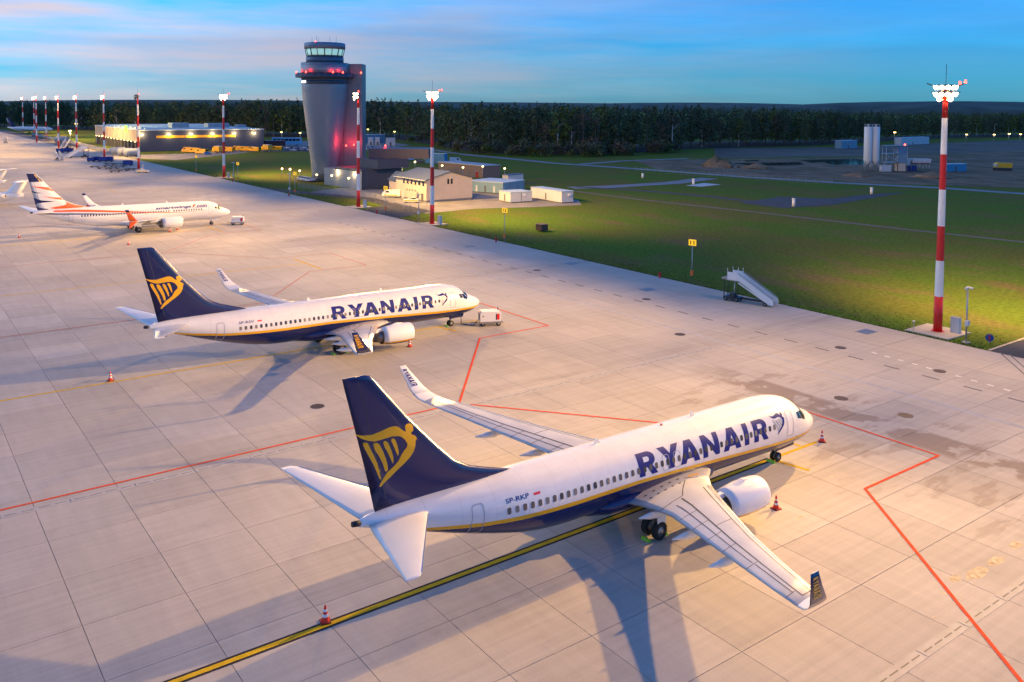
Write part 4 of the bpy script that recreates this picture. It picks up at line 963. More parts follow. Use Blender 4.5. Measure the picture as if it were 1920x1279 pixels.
# carts, dollies and vehicles on the far apron
def cart_proto():
    t = thing('baggage_cart', '', 'baggage cart', (0, 0, 0), 0, 'covered baggage carts')
    MB().bb(-1.5, 1.5, -.75, .75, .4, .52).build('bed', M_DKSTEEL, t)
    cv = MB().xz([(-1.5, .52), (1.5, .52), (1.5, 1.7), (1.35, 1.95), (-1.35, 1.95), (-1.5, 1.7)], -.75, .75).build('cover', mat('cart_blue', (.012, .03, .20), .6), t)
    MB().bb(-1.3, 1.3, -.765, -.752, .7, 1.6).build('curtain', mat('cart_curtain', (.02, .05, .28), .7), cv)
    for x in (-1, 1):
        for y in (-.6, .6): wheel(t, x, y, .2, .2, .14)
    MB().cyl((1.5, 0, .42), (2.4, 0, .3), .04, n=6).build('tow_bar', M_DKSTEEL, t)
    return t
ct = cart_proto()
CL = [((171, 303.5), 'first blue cart in the row behind the flat dollies'), ((181, 303), 'second blue cart in the row behind the flat dollies'), ((193, 304), 'third blue cart in the row behind the flat dollies'), ((204, 303.5), 'last blue cart in the row, nearest the unlit mast'), ((113, 287), 'left blue cart under the cream stairs'), ((123, 286), 'middle blue cart under the cream stairs'), ((131, 286), 'right blue cart under the cream stairs'), ((240, 311), 'single blue cart standing behind the flat dollies')]
for i, (px, lb) in enumerate(CL):
    if i == 0: ct.location = G(*px); ct.rotation_euler = (0, 0, .1); ct['label'] = lb
    else: copy_tree(ct, G(*px), .1 + random.uniform(-.2, .2), lb, scale=1.15)
def dolly_proto():
    t = thing('flat_dolly', '', 'dolly', (0, 0, 0), 0, 'flat cargo dollies')
    f = MB().bb(-1.7, 1.7, -1.1, -.98, .42, .6).bb(-1.7, 1.7, .98, 1.1, .42, .6).bb(-1.7, -1.58, -1.1, 1.1, .42, .6).bb(1.58, 1.7, -1.1, 1.1, .42, .6).build('frame', M_DKSTEEL, t)
    for i in range(8): MB().cyl((-1.4 + i * .4, -.95, .5), (-1.4 + i * .4, .95, .5), .07, n=8).build('roller', M_GALV, f)
    for x in (-1.1, 1.1):
        for y in (-.8, .8): wheel(t, x, y, .2, .2, .14)
    MB().cyl((1.7, 0, .45), (2.7, 0, .3), .04, n=6).build('tow_bar', M_DKSTEEL, t)
    return t
dp = dolly_proto(); DL = [(178, 314), (193, 317), (203, 313.5), (213, 318), (224, 314), (216, 323), (232, 321), (244, 319), (206, 309), (222, 309)]
for i, px in enumerate(DL):
    lb = '%s flat roller dolly from the left in the cluster beside the patrol car' % ORD[sorted(DL).index(px)]
    if i == 0: dp.location = G(*px); dp['label'] = lb; dp.rotation_euler = (0, 0, .2)
    else: copy_tree(dp, G(*px), random.choice([.2, .2, .9]) + random.uniform(-.15, .15), lb, scale=1.15)
def car(loc, rz, label, body, kind='car', stripe=None, group=None, cat=None):
    t = thing('car' if kind == 'car' else 'van', label, cat or kind, loc, rz, group)
    m = mat('paint_%02d%02d%02d' % tuple(int(c * 99) for c in body), body, .3, coat=.5)
    if kind == 'car': pr = [(-2.1, .35), (2.1, .35), (2.15, .75), (1.95, .88), (1.1, .98), (.45, 1.42), (-1.0, 1.46), (-1.75, 1.02), (-2.12, .92)]; w = .86
    else: pr = [(-2.6, .4), (2.5, .4), (2.6, .95), (2.35, 1.15), (1.75, 2.0), (1.4, 2.15), (-2.5, 2.2), (-2.62, 2.0)]; w = .95
    n = len(pr); rings = []
    for y, k in ((-w, .93), (-w * .94, 1.0), (w * .94, 1.0), (w, .93)):
        rings.append([(x * (1 if k == 1 else .985), y * (1 if z < 1.0 else .90), .35 + (z - .35) * (1 if k == 1 else .97)) for x, z in pr])
    b = MB().loft(rings, sm=False).build('body', m, t)
    g = M_GLASS
    if kind == 'car':
        for sd in (-1, 1): MB().xz([(.95, 1.0), (.42, 1.36), (-.98, 1.39), (-1.55, 1.03)], sd * w * .925, sd * w * .935).build('side_window', g, b)
        for xa, za, xb, zb, nm in ((1.12, .985, .47, 1.41, 'windscreen'), (-1.76, 1.03, -1.03, 1.45, 'rear_window')):
            MB().add([(xa + .012 * (1 if xa > 0 else -1), -w * .8, za + .015), (xa + .012 * (1 if xa > 0 else -1), w * .8, za + .015), (xb + .012, w * .74, zb + .015), (xb + .012, -w * .74, zb + .015)], [(0, 1, 2, 3)]).build(nm, g, b)
    else:
        for sd in (-1, 1): MB().xz([(1.7, 1.2), (1.35, 1.85), (.5, 1.85), (.5, 1.2)], sd * w * .925, sd * w * .94).build('side_window', g, b)
        MB().add([(2.37, -w * .8, 1.2), (2.37, w * .8, 1.2), (1.80, w * .74, 1.98), (1.80, -w * .74, 1.98)], [(0, 1, 2, 3)]).build('windscreen', g, b)
        MB().bb(-2.64, -2.625, -w * .7, w * .7, 1.25, 1.9).build('rear_window', g, b)
    if stripe:
        for sd in (-1, 1): MB().bb(-1.9, 1.9, sd * w * 1.0 - .01, sd * w * 1.0 + .01, .52, .82).build('side_stripe', mat('stripe_yellow', (.80, .50, .01), .4), b)
        MB().bb(-2.68, -2.63, -w * .9, w * .9, .6, .95).build('rear_stripe', MATS['stripe_yellow'], b) if kind != 'car' else None
        MB().bb(-.15, .15, -.5, .5, 1.46 if kind == 'car' else 2.2, 1.58 if kind == 'car' else 2.32).build('light_bar', mat('bar_amber', (.8, .35, .02), .3), b)
    xs = (1.3, -1.3) if kind == 'car' else (1.65, -1.55)
    for x in xs:
        for sd in (-1, 1): wheel(t, x, sd * (w - .12), .33, .33, .22)
    for sd in (-1, 1): MB().box((pr[2][0] - .02, sd * w * .7, .72 if kind == 'car' else .85), (.06, .3, .16)).build('headlight', mat('headlight_glass', (.7, .7, .72), .15), b)
    for sd in (-1, 1): MB().box((pr[-1][0] + .02, sd * w * .75, .8 if kind == 'car' else 1.0), (.06, .22, .2)).build('tail_light', mat('tail_red', (.4, .01, .01), .3), b)
    return t
car(G(268, 324), rad(12), 'white patrol car with yellow stripe at the foot of the unlit mast', (.75, .76, .74), 'car', True)
car(G(734, 370), EA + 2.4, 'white van with yellow stripe by the small gabled shed', (.78, .78, .78), 'van', True)
car(G(771, 380), EA + 2.6, 'white car with yellow stripe in front of the beige building', (.78, .78, .78), 'car', True)
# ================================================================ buildings
M_CLAD = mat('tower_cladding', (.26, .275, .30), .42, .5)
N_, L_ = nodes(M_CLAD); tcx = N_.new('ShaderNodeTexCoord'); wv = N_.new('ShaderNodeTexWave'); wv.bands_direction = 'Z'; wv.inputs['Scale'].default_value = .55; wv.inputs['Distortion'].default_value = 0
L_.new(tcx.outputs['Object'], wv.inputs[0]); bpn = N_.new('ShaderNodeBump'); bpn.inputs['Strength'].default_value = .5; bpn.inputs['Distance'].default_value = .08; L_.new(wv.outputs[1], bpn.inputs['Height']); L_.new(bpn.outputs[0], N_['Principled BSDF'].inputs['Normal'])
M_SLATE = mat('slate_cladding', (.060, .062, .085), .5, .2, var=.08, vscale=.6)
M_PALEWALL = mat('fair_concrete', (.34, .33, .32), .7, var=.08, vscale=.4)
M_BEIGE = mat('beige_render', (.56, .46, .36), .8, var=.05, vscale=.5)
M_ROOFB = mat('blue_grey_roof', (.085, .11, .16), .5, .2, var=.06, vscale=.5)
M_WHITEB = mat('white_panel', (.50, .52, .54), .5, var=.05, vscale=.5)
M_BLUEB = mat('blue_shed_panel', (.16, .27, .36), .5, var=.08, vscale=.5)
M_PANE = mat('dark_pane', (.03, .035, .045), .08, spec=.8)
M_FRAME = mat('window_frame', (.10, .10, .11), .5)
M_WARM = lamp_mat('warm_lamp_glass', (1.0, .74, .26), 5.0)
M_RED2 = lamp_mat('red_warning_lens', (1.0, .05, .03), 9.0)

TC = Vector((-62.9, 293.0, 0)); T = thing('control_tower', 'tall control tower with tapering ribbed steel shaft and glazed cab', 'control tower', TC)
HT = [(0, 4.25), (3, 4.45), (8, 4.95), (14, 5.7), (20, 6.5), (26, 7.2), (31, 7.65), (35, 7.85)]
shaft = MB().loft([[(r * math.cos(t), r * math.sin(t) * .95, z) for t in [2 * math.pi * i / 64 for i in range(64)]] for z, r in HT]).build('shaft', M_CLAD, T)
for i in range(44):    # cladding courses stand proud as thin hoops
    z = 1.0 + i * .75
    r = float(np.interp(z, [h[0] for h in HT], [h[1] for h in HT])) + .012
    MB().loft([[(r * math.cos(t), r * .95 * math.sin(t), z + dz) for t in [2 * math.pi * k / 48 for k in range(48)]] for dz in (0, .05)], cap=False).build('cladding_course', M_CLAD, shaft)
MB().bb(-.5, 12.2, 1.5, 9.0, 0, 39.4).build('lift_shaft', mat('shaft_panel', (.22, .215, .24), .45, .4), T)
MB().bb(5.9, 6.1, 1.40, 1.5, 2, 36).build('shaft_joint', M_FRAME, T)
cyl_ring = lambda z0, z1, r0, r1: [[(r0 * math.cos(t), r0 * math.sin(t), z0) for t in [2 * math.pi * i / 48 for i in range(48)]], [(r1 * math.cos(t), r1 * math.sin(t), z1) for t in [2 * math.pi * i / 48 for i in range(48)]]]
MB().loft(cyl_ring(32.6, 33.6, 7.82, 7.86)).build('window_band', mat('band_glass', (.02, .05, .11), .1, spec=.8), T)
for i, a in enumerate((-148, -140, -132)):
    MB().box((7.9 * math.cos(rad(a)), 7.9 * math.sin(rad(a)), 33.1), (.9, .1, .8), rad(a + 90)).build('lit_pane', lamp_mat('office_light', (.9, .85, .85), 1.2), T)
gal = MB().loft(cyl_ring(34.6, 34.8, 9.6, 9.6)).build('gallery', M_SLATE, T)
MB().lathe([(9.55, 34.8), (9.55, 36.0), (9.5, 36.0), (9.5, 34.8)], n=48).build('gallery_screen', mat('gallery_mesh', (.07, .07, .10), .5, .3), gal)
for i in range(28):
    a = 2 * math.pi * i / 28; MB().cyl((9.6 * math.cos(a), 9.6 * math.sin(a), 34.8), (9.6 * math.cos(a), 9.6 * math.sin(a), 36.1), .05, n=6).build('rail_post', M_GALV, gal)
MB().loft(cyl_ring(34.8, 39.5, 7.85, 7.85)).build('upper_drum', M_CLAD, T)
MB().loft(cyl_ring(39.5, 41.4, 6.2, 6.2)).build('cab_base', mat('cab_base_blue', (.10, .14, .20), .45, .4), T)
cab = MB().loft(cyl_ring(41.4, 44.0, 5.75, 6.35)).build('cab_glazing', mat('cab_glass', (.25, .45, .42), .05, spec=.7, emit=(.45, .80, .72), estr=.35), T)
for i in range(16):
    a = 2 * math.pi * (i + .5) / 16; c, s = math.cos(a), math.sin(a); MB().cyl((5.8 * c, 5.8 * s, 41.4), (6.42 * c, 6.42 * s, 44.0), .13 if i % 2 else .2, n=6).build('mullion', M_FRAME, cab)
MB().loft(cyl_ring(41.35, 42.0, 5.82, 5.95)).build('console_dark_band', M_FRAME, cab)  # dark band round the foot of the cab glazing
rf = MB().loft(cyl_ring(44.0, 44.25, 6.5, 6.7) + cyl_ring(44.25, 46.0, 6.75, 6.75)[0:2] + cyl_ring(46.0, 46.15, 6.75, 6.3)[1:]).build('cab_roof', mat('roof_band', (.14, .24, .34), .45, .3), T)
for x, h in ((-3.6, 1.8), (-2.1, 2.2), (-1.4, 1.6), (2.3, 2.2), (4.4, 2.2)): MB().cyl((x, -3, 46.1), (x, -3, 46.1 + h), .05, n=6).build('antenna', M_GALV, rf)
MB().cyl((-2.1, -4.5, 46.1), (-2.1, -4.5, 46.5), .2, n=8).build('warning_lamp', M_RED2, rf)
for a in (-172, -160, -118, -62, -40):
    MB().cyl((9.4 * math.cos(rad(a)), 9.4 * math.sin(rad(a)), 36.0), (9.4 * math.cos(rad(a)), 9.4 * math.sin(rad(a)), 36.55), .22, .16, 10).build('warning_lamp', M_RED2, gal)
    if a != -172: lamp('red_glow', (9.0 * math.cos(rad(a)), 9.0 * math.sin(rad(a)), 36.6), 130, (1, .03, .03), .2, T)
MB().cyl((11.9, 1.2, 36.2), (11.9, 1.2, 36.7), .22, .16, 10).build('warning_lamp', M_RED2, T)
# tower base blocks
B = thing('tower_base_building', 'low dark blocks with pale lamp-washed wall round the tower foot', 'building', TC)
loc = lambda u, v: G(u, v) - TC
def obox(name, p, ax, w, d, z0, z1, m, par):   # box from front-left corner p along unit ax, depth d to the left of ax
    n = Vector((-ax.y, ax.x, 0)); q = [p, p + ax * w, p + ax * w + n * d, p + n * d]
    return MB().prism([(c.x, c.y) for c in q], z0, z1).build(name, m, par)
pw = loc(608, 346); px_ = loc(678, 356); ax = (px_ - pw).normalized(); Lw = (px_ - pw).length
pale = obox('pale_wall', pw, ax, Lw, 9, 0, 5.4, M_PALEWALL, B)
ay = E1
obox('dark_block', px_ + ax * .02, (loc(752, 351) - px_).normalized(), (loc(752, 351) - px_).length, 16, 0, 6.2, M_SLATE, B)
nrm = Vector((-ax.y, ax.x, 0))
obox('middle_block', px_ + nrm * 4 + ax * 2.5, (loc(752, 351) - px_).normalized(), 11.5, 12, 6.25, 9.0, M_SLATE, B)
obox('upper_block', px_ + nrm * 7 - ax * 7, Vector((1, -.06, 0)).normalized(), 19, 12, 9.02, 12.0, mat('plum_block', (.07, .06, .09), .5, .2), B)
for i in range(7): obox('cladding_joint', px_ + ax * .02 + (loc(752, 351) - px_).normalized() * (1.8 + 1.9 * i) - Vector((-(loc(752, 351) - px_).normalized().y, (loc(752, 351) - px_).normalized().x, 0)) * .02, (loc(752, 351) - px_).normalized(), .05, .03, .1, 6.15, M_FRAME, B)
for k in (.38, .82):
    p = pw + ax * (Lw * k) - nrm * .15; MB().box((p.x, p.y, 4.6), (.5, .2, .2), math.atan2(ax.y, ax.x)).build('wall_lamp', M_WARM, pale)
    lamp('wall_wash', (p.x - nrm.x * .5, p.y - nrm.y * .5, 4.5), 260, (1, .72, .35), .15, B)
for u, z in ((612, 12.6), (655, 12.3), (669, 12.6), (727, 12.4)):
    q = G(u, 300); q = Vector(((u - 960) / FPX * 296, 296, 0)) - TC; MB().cyl((q.x, q.y - 6, z - .5), (q.x, q.y - 6, z), .2, .15, 10).build('warning_lamp', M_RED2, B)
    lamp('red_glow', (q.x, q.y - 6.6, z + .4), 160 if u == 612 else 480, (1, .02, .03), .25, B)
# lawn lamps
def lawn_lamp(px, h, label):
    t = thing('lawn_lamp', label, 'lamp', G(*px), 0, 'small lamps round the tower')
    MB().cyl((0, 0, 0), (0, 0, h), .06, .045, 8).build('pole', M_GALV, t); MB().lathe([(.05, h), (.30, h + .1), (.34, h + .42), (.05, h + .55)], n=12).build('globe', M_WARM, t)
    lamp('lamp_glow', (0, 0, h + .3), 260, (1, .70, .28), .3, t)
for px, h, lb in (((529, 336), 3.3, 'lawn lamp farthest left of the tower'), ((562, 341), 3.4, 'lawn lamp left of the tower beside parked cars'), ((544, 346), 4.6, 'lawn lamp next to the yellow sign left of the tower'), ((594, 343), 2.4, 'low lamp at the tower foot, left corner'), ((622, 350), 3.2, 'lawn lamp in front of the pale wall, left one'), ((654, 357), 3.4, 'lawn lamp in front of the pale wall, right one'),
  ((778, 325), 4, 'lamp behind the beige building roof, leftmost'), ((829, 333), 4, 'lamp before the long brown shed, left one'), ((868, 337), 4, 'lamp before the long brown shed, middle one'), ((905, 336), 4.2, 'lamp beside the red trailer'), ((946, 342), 4.4, 'lamp behind the blue shed')): lawn_lamp(px, h, lb)

# generic oriented building: corner C, extents along E1 (w) and -E2 (d)
def gable(name, label, C, w, d, h, rise, wall, roof, ov=.4, ridge='d', group=None):
    t = thing(name, label, 'building', C, EA, group)      # local x = E1, local y = -E2 direction
    MB().bb(0, w, 0, d, -.1, h).build('wall', wall, t)
    if ridge == 'd':
        MB().add([(0, 0, h), (w, 0, h), (w / 2, 0, h + rise), (0, d, h), (w, d, h), (w / 2, d, h + rise)], [(0, 1, 2), (4, 3, 5)]).build('gable_wall', wall, t)
        for s in (0, 1):
            x0, x1 = (-ov, w / 2) if s == 0 else (w + ov, w / 2); k = rise / (w / 2) * ov
            MB().add([(x0, -ov, h - k), (x1, -ov, h + rise), (x1, d + ov, h + rise), (x0, d + ov, h - k), (x0, -ov, h - k + .18), (x1, -ov, h + rise + .18), (x1, d + ov, h + rise + .18), (x0, d + ov, h - k + .18)], [(0, 1, 2, 3), (4, 5, 6, 7), (0, 1, 5, 4), (3, 2, 6, 7), (0, 3, 7, 4)]).build('roof_slope', roof, t)
    else: MB().bb(-ov, w + ov, -ov, d + ov, h, h + rise).build('roof', roof, t)
    return t
Cb = Vector((-22.6, 230.3, 0)); bb_ = gable('beige_building', 'beige rendered building with low blue gable roof behind the second mast', Cb, 14.6, 16.6, 6.0, 1.9, M_BEIGE, M_ROOFB, .5)
for i in range(6): w_ = MB().bb(-.05, .01, 1.2 + i * 2.1, 2.1 + i * 2.1, 4.3, 5.5).build('window', M_PANE, bb_); MB().bb(-.07, -.05, 1.1 + i * 2.1, 1.18 + i * 2.1, 4.2, 5.6).build('frame', M_FRAME, w_)
for i in range(4): MB().bb(-.05, .01, 5.6 + i * 1.5, 6.1 + i * 1.5, 2.4, 2.9).build('vent', M_FRAME, bb_)
for y, m in ((1.6, M_FRAME), (4.0, M_FRAME), (12.2, M_WHITEB)): MB().bb(-.06, .01, y, y + 1.1, 0, 2.2).build('door', m, bb_)
for x in (6.5, 7.6): MB().bb(x, x + .6, -.05, .01, 4.6, 6.0).build('window', M_PANE, bb_)
MB().bb(-.03, 14.63, -.03, 16.63, 0, .5).build('plinth', mat('plinth_grey', (.16, .17, .19), .8), bb_)
MB().bb(-.62, -.5, -.5, 17.1, 5.75, 5.9).build('gutter', M_WHITEB, bb_)
MB().cyl((-.1, 13, 6), (-.1, 13, 8.6), .05, n=6).build('antenna', M_GALV, bb_)
Cs = A(*[(G(757, 366)).dot(E1), G(757, 366).dot(E2)]); sh_ = gable('gabled_shed', 'small gabled shed at the left end of the beige building', Cs + E1 * -2, 4.6, 5, 4.4, 2.0, M_BEIGE, M_ROOFB, .3)
MB().bb(1.5, 2.6, -.05, .01, 0, 2.1).build('door', M_WHITEB, sh_)
def cabin(label, pl, pc, pr, h, wall, roof, joints=0, ac=True, name='site_cabin'):
    L_, C, R = G(*pl), G(*pc), G(*pr); a = (R - C).normalized(); t = thing(name, label, 'cabin', C, math.atan2(a.y, a.x), 'portable cabins by the beige building')
    w = (R - C).length; d = max(2.5, (L_ - C).length)
    b = MB().bb(0, w, 0, d, 0.15, h).build('wall', wall, t); MB().bb(-.12, w + .12, -.12, d + .12, h, h + .16).build('roof', roof, t); MB().bb(.1, w - .1, .1, d - .1, 0, .15).build('skid', M_DKSTEEL, t)
    for i in range(joints): MB().bb(w * (i + 1) / (joints + 1) - .08, w * (i + 1) / (joints + 1) + .08, -.015, 0, .2, h).build('panel_joint', M_FRAME, b)
    for i in range(3): MB().bb(-.015, 0, d * (i + 1) / 4 - .3, d * (i + 1) / 4 + .3, .3, 2.1).build('door' if i == 1 else 'panel', M_FRAME if i == 1 else M_WHITEB, b)
    if ac: MB().bb(w * .55, w * .55 + .8, -.35, 0, h * .6, h * .6 + .6).build('air_conditioner', M_MWHITE, t)
cabin('white cabin with wide flat roof, left of the two', (935, 376.5), (957, 380.5), (997.5, 378), 2.7, M_WHITEB, mat('pale_roof', (.45, .55, .62), .4), 1)
cabin('long white cabin with doors, right of the two', (1002.5, 371), (1053, 381), (1074.7, 379.5), 3.0, M_WHITEB, MATS['pale_roof'], 0)
cabin('long pale blue shed behind the two white cabins', (902, 357), (943, 364), (983, 358), 3.2, M_BLUEB, MATS['pale_roof'], 2, False, 'blue_shed')
cabin('small white hut rising behind the pale blue shed', (950, 349), (953, 350), (981, 347), 3.6, M_WHITEB, M_ROOFB, 0, False, 'white_hut')
Cl = G(905, 334); t = thing('brown_shed', 'long low brown shed with flat roof behind the beige building', 'building', G(822, 325), math.atan2((Cl - G(822, 325)).y, (Cl - G(822, 325)).x)); w = (Cl - G(822, 325)).length
MB().bb(0, w, 0, 8, 0, 4.2).build('wall', mat('brown_cladding', (.15, .11, .10), .7, var=.06), t); MB().bb(-.2, w + .2, -.2, 8.2, 4.2, 4.45).build('roof', M_GALV, t)
for i in range(6): MB().bb(2 + i * w / 7, 4 + i * w / 7, -.04, 0, .2, 2.6).build('door', M_FRAME, t)
for lb, u0, v0, u1, v1, h, d, m in (('bright blue container behind the beige building roof', 797, 306, 833, 307, 4.2, 4, mat('container_blue', (.03, .22, .42), .5)), ('red trailer beside the lamp right of the brown shed', 892, 333, 903, 333, 2.2, 2.4, mat('trailer_red', (.5, .015, .015), .4)),
   ('white hut on the far car park, left of three', 690, 272, 700, 272, 4.5, 6, M_WHITEB), ('white hut on the far car park, middle of three', 703, 272, 712, 272, 4.5, 6, M_WHITEB), ('white hut with blue side on the far car park, right of three', 724, 273, 741, 273, 4.5, 6, M_WHITEB), ('long roofed shelter behind the three white huts', 677, 269, 722, 268, 5.5, 6, M_BLUEB),
   ('pale blue container at the far side of the building site', 1578, 279, 1607, 278, 5, 5, M_BLUEB), ('long pale container row behind the batching plant', 1690, 272, 1742, 270, 5, 5, M_WHITEB), ('bright blue container right of the nearest mast', 1776, 322, 1812, 321, 3, 3, MATS['container_blue'])):
    a, b = G(u0, v0), G(u1, v1); t = thing('container', lb, 'container', a, math.atan2((b - a).y, (b - a).x), 'boxes and huts in the distance'); w = (b - a).length
    bd = MB().bb(0, w, 0, d, 0, h).build('body', m, t); MB().bb(-.1, w + .1, -.1, d + .1, h, h + .15).build('roof', MATS['pale_roof'], t)
    for i in range(max(2, int(w / 2.5))): MB().bb(.3 + i * 2.5, .42 + i * 2.5, -.06, 0, .2, h - .2).build('rib', m, bd)
    MB().bb(w * .4, w * .4 + 1, -.08, -.061, 0, 2.1).build('door', M_FRAME, bd)

# cargo hall
CC = Vector((-193.5, 453, 0)); T = thing('cargo_hall', 'long cargo hall with beige dock front and dark blue side with yellow band', 'building', CC, EA)   # local x along E1, y away along -E2
WX, DY, HB = 66, 110, 11.0
M_BLUEW = mat('hall_blue', (.055, .065, .11), .5, .2, var=.05, vscale=.2); M_BEIGEC = mat('hall_beige', (.34, .28, .225), .7, var=.05, vscale=.2)
MB().bb(0, WX, 0, DY, 0, HB).build('hall_block', M_BLUEW, T)
fr = MB().bb(-.4, 0, 0, DY, 5.2, HB).build('dock_front', M_BEIGEC, T)
for i in range(27): MB().bb(-.46, -.4, 2 + i * 4, 2.12 + i * 4, 5.3, HB - .1).build('panel_joint', M_FRAME, fr)
for i in range(13):
    y = 5 + i * 8; MB().bb(-.25, 0, y, y + 4, 0.9, 4.8).build('dock_door', M_WHITEB if i % 3 else M_BEIGEC, T); MB().bb(-1.2, 0, y - .5, y - .2, 0, 5.0).build('dock_fin', M_FRAME, T)
    MB().box((-1.0, y + 2, 5.0), (.5, .9, .25)).build('dock_lamp', M_WARM, T)
    if i % 2 == 0: lamp('dock_glow', (-2.2, y + 2, 4.8), 110, (1, .72, .35), .3, T)
for x0, x1 in ((8, 22.5), (23, 37), (37.5, 50)): MB().bb(x0, x1, -.12, 0, 7.0, 8.3).build('yellow_band', mat('band_yellow', (.80, .42, .02), .5), T)
for x in (1.0, 14.5, 26, 37.5, 49.5, 60.5):
    MB().box((x, -.5, 9.0), (.7, .5, .4)).build('wall_lamp', lamp_mat('amber_lamp', (1.0, .66, .20), 6.0), T); lamp('wall_glow', (x, -1.6, 8.9), 1200, (1, .66, .25), .3, T)
rf = MB().bb(-.6, WX + .3, -.3, DY + .3, HB, HB + .35).build('roof', mat('hall_roof', (.42, .50, .56), .4), T)
for i in range(10): MB().bb(4, WX - 6, 6 + i * 10, 9 + i * 10, HB + .36, HB + 1.1).build('skylight', mat('skylight', (.35, .55, .65), .2), rf)
for x, y, w_, d_, h_ in ((20, 14, 9, 8, 3.2), (40, 16, 12, 8, 2.8), (56, 14, 5, 5, 2.0)): MB().bb(x, x + w_, y, y + d_, HB + .4, HB + .4 + h_).build('rooftop_unit', M_BLUEB, rf)
MB().bb(-.8, -.5, 26, 31, 10, 13).build('lit_sign', lamp_mat('green_sign', (.15, 1.0, .02), 1.6), T)
t = thing('street_lamp', 'amber lamp on a pole left of the cargo hall docks', 'street lamp', G(132, 275)); MB().cyl((0, 0, 0), (0, 0, 9), .1, n=8).build('pole', M_GALV, t); MB().box((0, 0, 9.1), (1.2, .9, .35)).build('lamp_head', MATS['amber_lamp'], t); lamp('lamp_glow', (0, -.6, 8.7), 2500, (1, .66, .25), .3, t)
for (u, v, h, lb) in ((144, 268, 12, 'amber lamp above the second mast from the cargo hall'), (195, 283, 8, 'amber lamp in front of the dock row'), (528, 268, 7, 'yellow street lamp left of the two before the wood'), (563, 270, 7, 'yellow street lamp beside the tower, before the wood'), (690, 264, 8, 'street lamp just right of the tower shaft'), (740, 266, 7, 'street lamp right of the tower before the wood'), (1676, 282, 11, 'amber lamp above the batching plant'), (1811, 274, 8, 'amber road lamp, first right of the tallest mast'), (1863, 274, 8, 'amber road lamp, second right of the tallest mast'), (1891, 272, 8, 'amber road lamp, third right of the tallest mast'), (1912, 273, 8, 'amber road lamp at the right edge')):
    t = thing('street_lamp', lb, 'street lamp', G(u, v), 0, 'street lamps in the distance'); MB().cyl((0, 0, 0), (0, 0, h), .12, .08, 8).build('pole', M_GALV, t); MB().box((0, -.4, h), (1.1, .9, .45)).build('lamp_head', MATS['amber_lamp'] if 'amber' in lb else lamp_mat('sodium_lamp', (1.0, .80, .22), 4), t)
# white tanks by the fence
tp = None
for i, (u, v, lb) in enumerate(((221, 291, 'left of the pale round-ended tanks by the fence'), (235, 293, 'middle pale round-ended tank by the fence'), (247, 294, 'right pale round-ended tank by the fence'), (115, 268, 'pale tank far left by the fence'))):
    t = thing('storage_tank', lb, 'tank', G(u, v), EA + .5, 'pale storage tanks')
    MB().lathe([(.05, -4.2), (1.0, -4.1), (1.6, -3.7), (1.75, -3.2), (1.75, 3.2), (1.6, 3.7), (1.0, 4.1), (.05, 4.2)], (0, 0, 2.2), 'x', 20).build('shell', mat('tank_grey', (.33, .38, .42), .5), t)
    for x in (-2.4, 2.4): MB().bb(x - .2, x + .2, -1.2, 1.2, 0, 1.2).build('saddle', M_SHOULDER, t)
# vans, trucks, cars near the hall
M_DHL = (.80, .40, .01)
def truck(loc, rz, label, boxm, cabc=(.8, .45, .01)):
    t = thing('box_truck', label, 'truck', loc, rz, 'yellow delivery trucks')
    bx = MB().bb(-4.0, 2.2, -1.25, 1.25, .95, 3.6).build('cargo_box', boxm, t); MB().bb(-4.02, 2.22, -1.27, 1.27, 3.6, 3.68).build('box_roof', M_WHITEB, bx)
    MB().bb(-4.03, -4.0, -1.1, 1.1, 1.0, 3.4).build('rear_door', boxm, bx)
    cb = MB().xz([(2.3, .5), (4.3, .5), (4.35, 1.5), (4.0, 2.6), (2.3, 2.7)], -1.15, 1.15).build('cab', mat('cab_yellow', cabc, .4), t)
    MB().add([(4.37, -1, 1.55), (4.37, 1, 1.55), (4.05, 1, 2.5), (4.05, -1, 2.5)], [(0, 1, 2, 3)]).build('windscreen', M_GLASS, cb)
    MB().bb(-4, 4.2, -.5, .5, .6, .9).build('chassis', M_DKSTEEL, t)
    for x in (-2.8, 3.3):
        for y in (-1.05, 1.05): wheel(t, x, y, .48, .48, .3)
MY = mat('truck_yellow', (.66, .36, .02), .45)
truck(G(408, 287), EA + math.pi / 2 + .1, 'yellow box truck in the middle of the van row, square rear showing', MY); truck(G(500, 284), EA + math.pi / 2 + .1, 'yellow box truck near the tower end of the van row', MY)
truck(G(385, 280), EA + 1.2, 'yellow truck with long pale roof behind the first vans', MY); truck(G(475, 278), EA + 1.2, 'yellow truck with long pale roof behind the right-hand vans', MY)
for i, (u, v, lb) in enumerate(((352, 286, 'first yellow van at the left end of the van row'), (365, 287, 'second yellow van from the left in the van row'), (378, 289, 'third yellow van from the left in the van row'), (428, 285, 'yellow van right after the square truck rear'), (446, 283, 'yellow van in the middle of the right-hand van group'), (460, 284, 'yellow van beside the truck in the right-hand group'), (478, 285, 'yellow van left of the second square truck rear'), (520, 283, 'yellow van at the right end of the row'))):
    o = car(G(u, v), EA + 2.2 + random.uniform(-.1, .1), lb, M_DHL, 'van', None, 'yellow vans by the cargo hall'); o.scale = (1.25,) * 3
car(G(389, 290), EA + .4, 'small blue car in front of the yellow vans', (.02, .20, .45), 'car')
cols = [(.5, .55, .6), (.7, .72, .75), (.06, .07, .1), (.3, .33, .38), (.05, .12, .3)]
for i in range(16):
    u = 532 + (i % 8) * 6.4; v = 279 + (i // 8) * 4
    car(G(u, v), EA + 1.5, '%s car from left in the %s row of the staff car park' % (ORD[i % 8], ('back', 'front')[i // 8]), cols[i % 5], 'car', None, 'cars parked left of the tower')
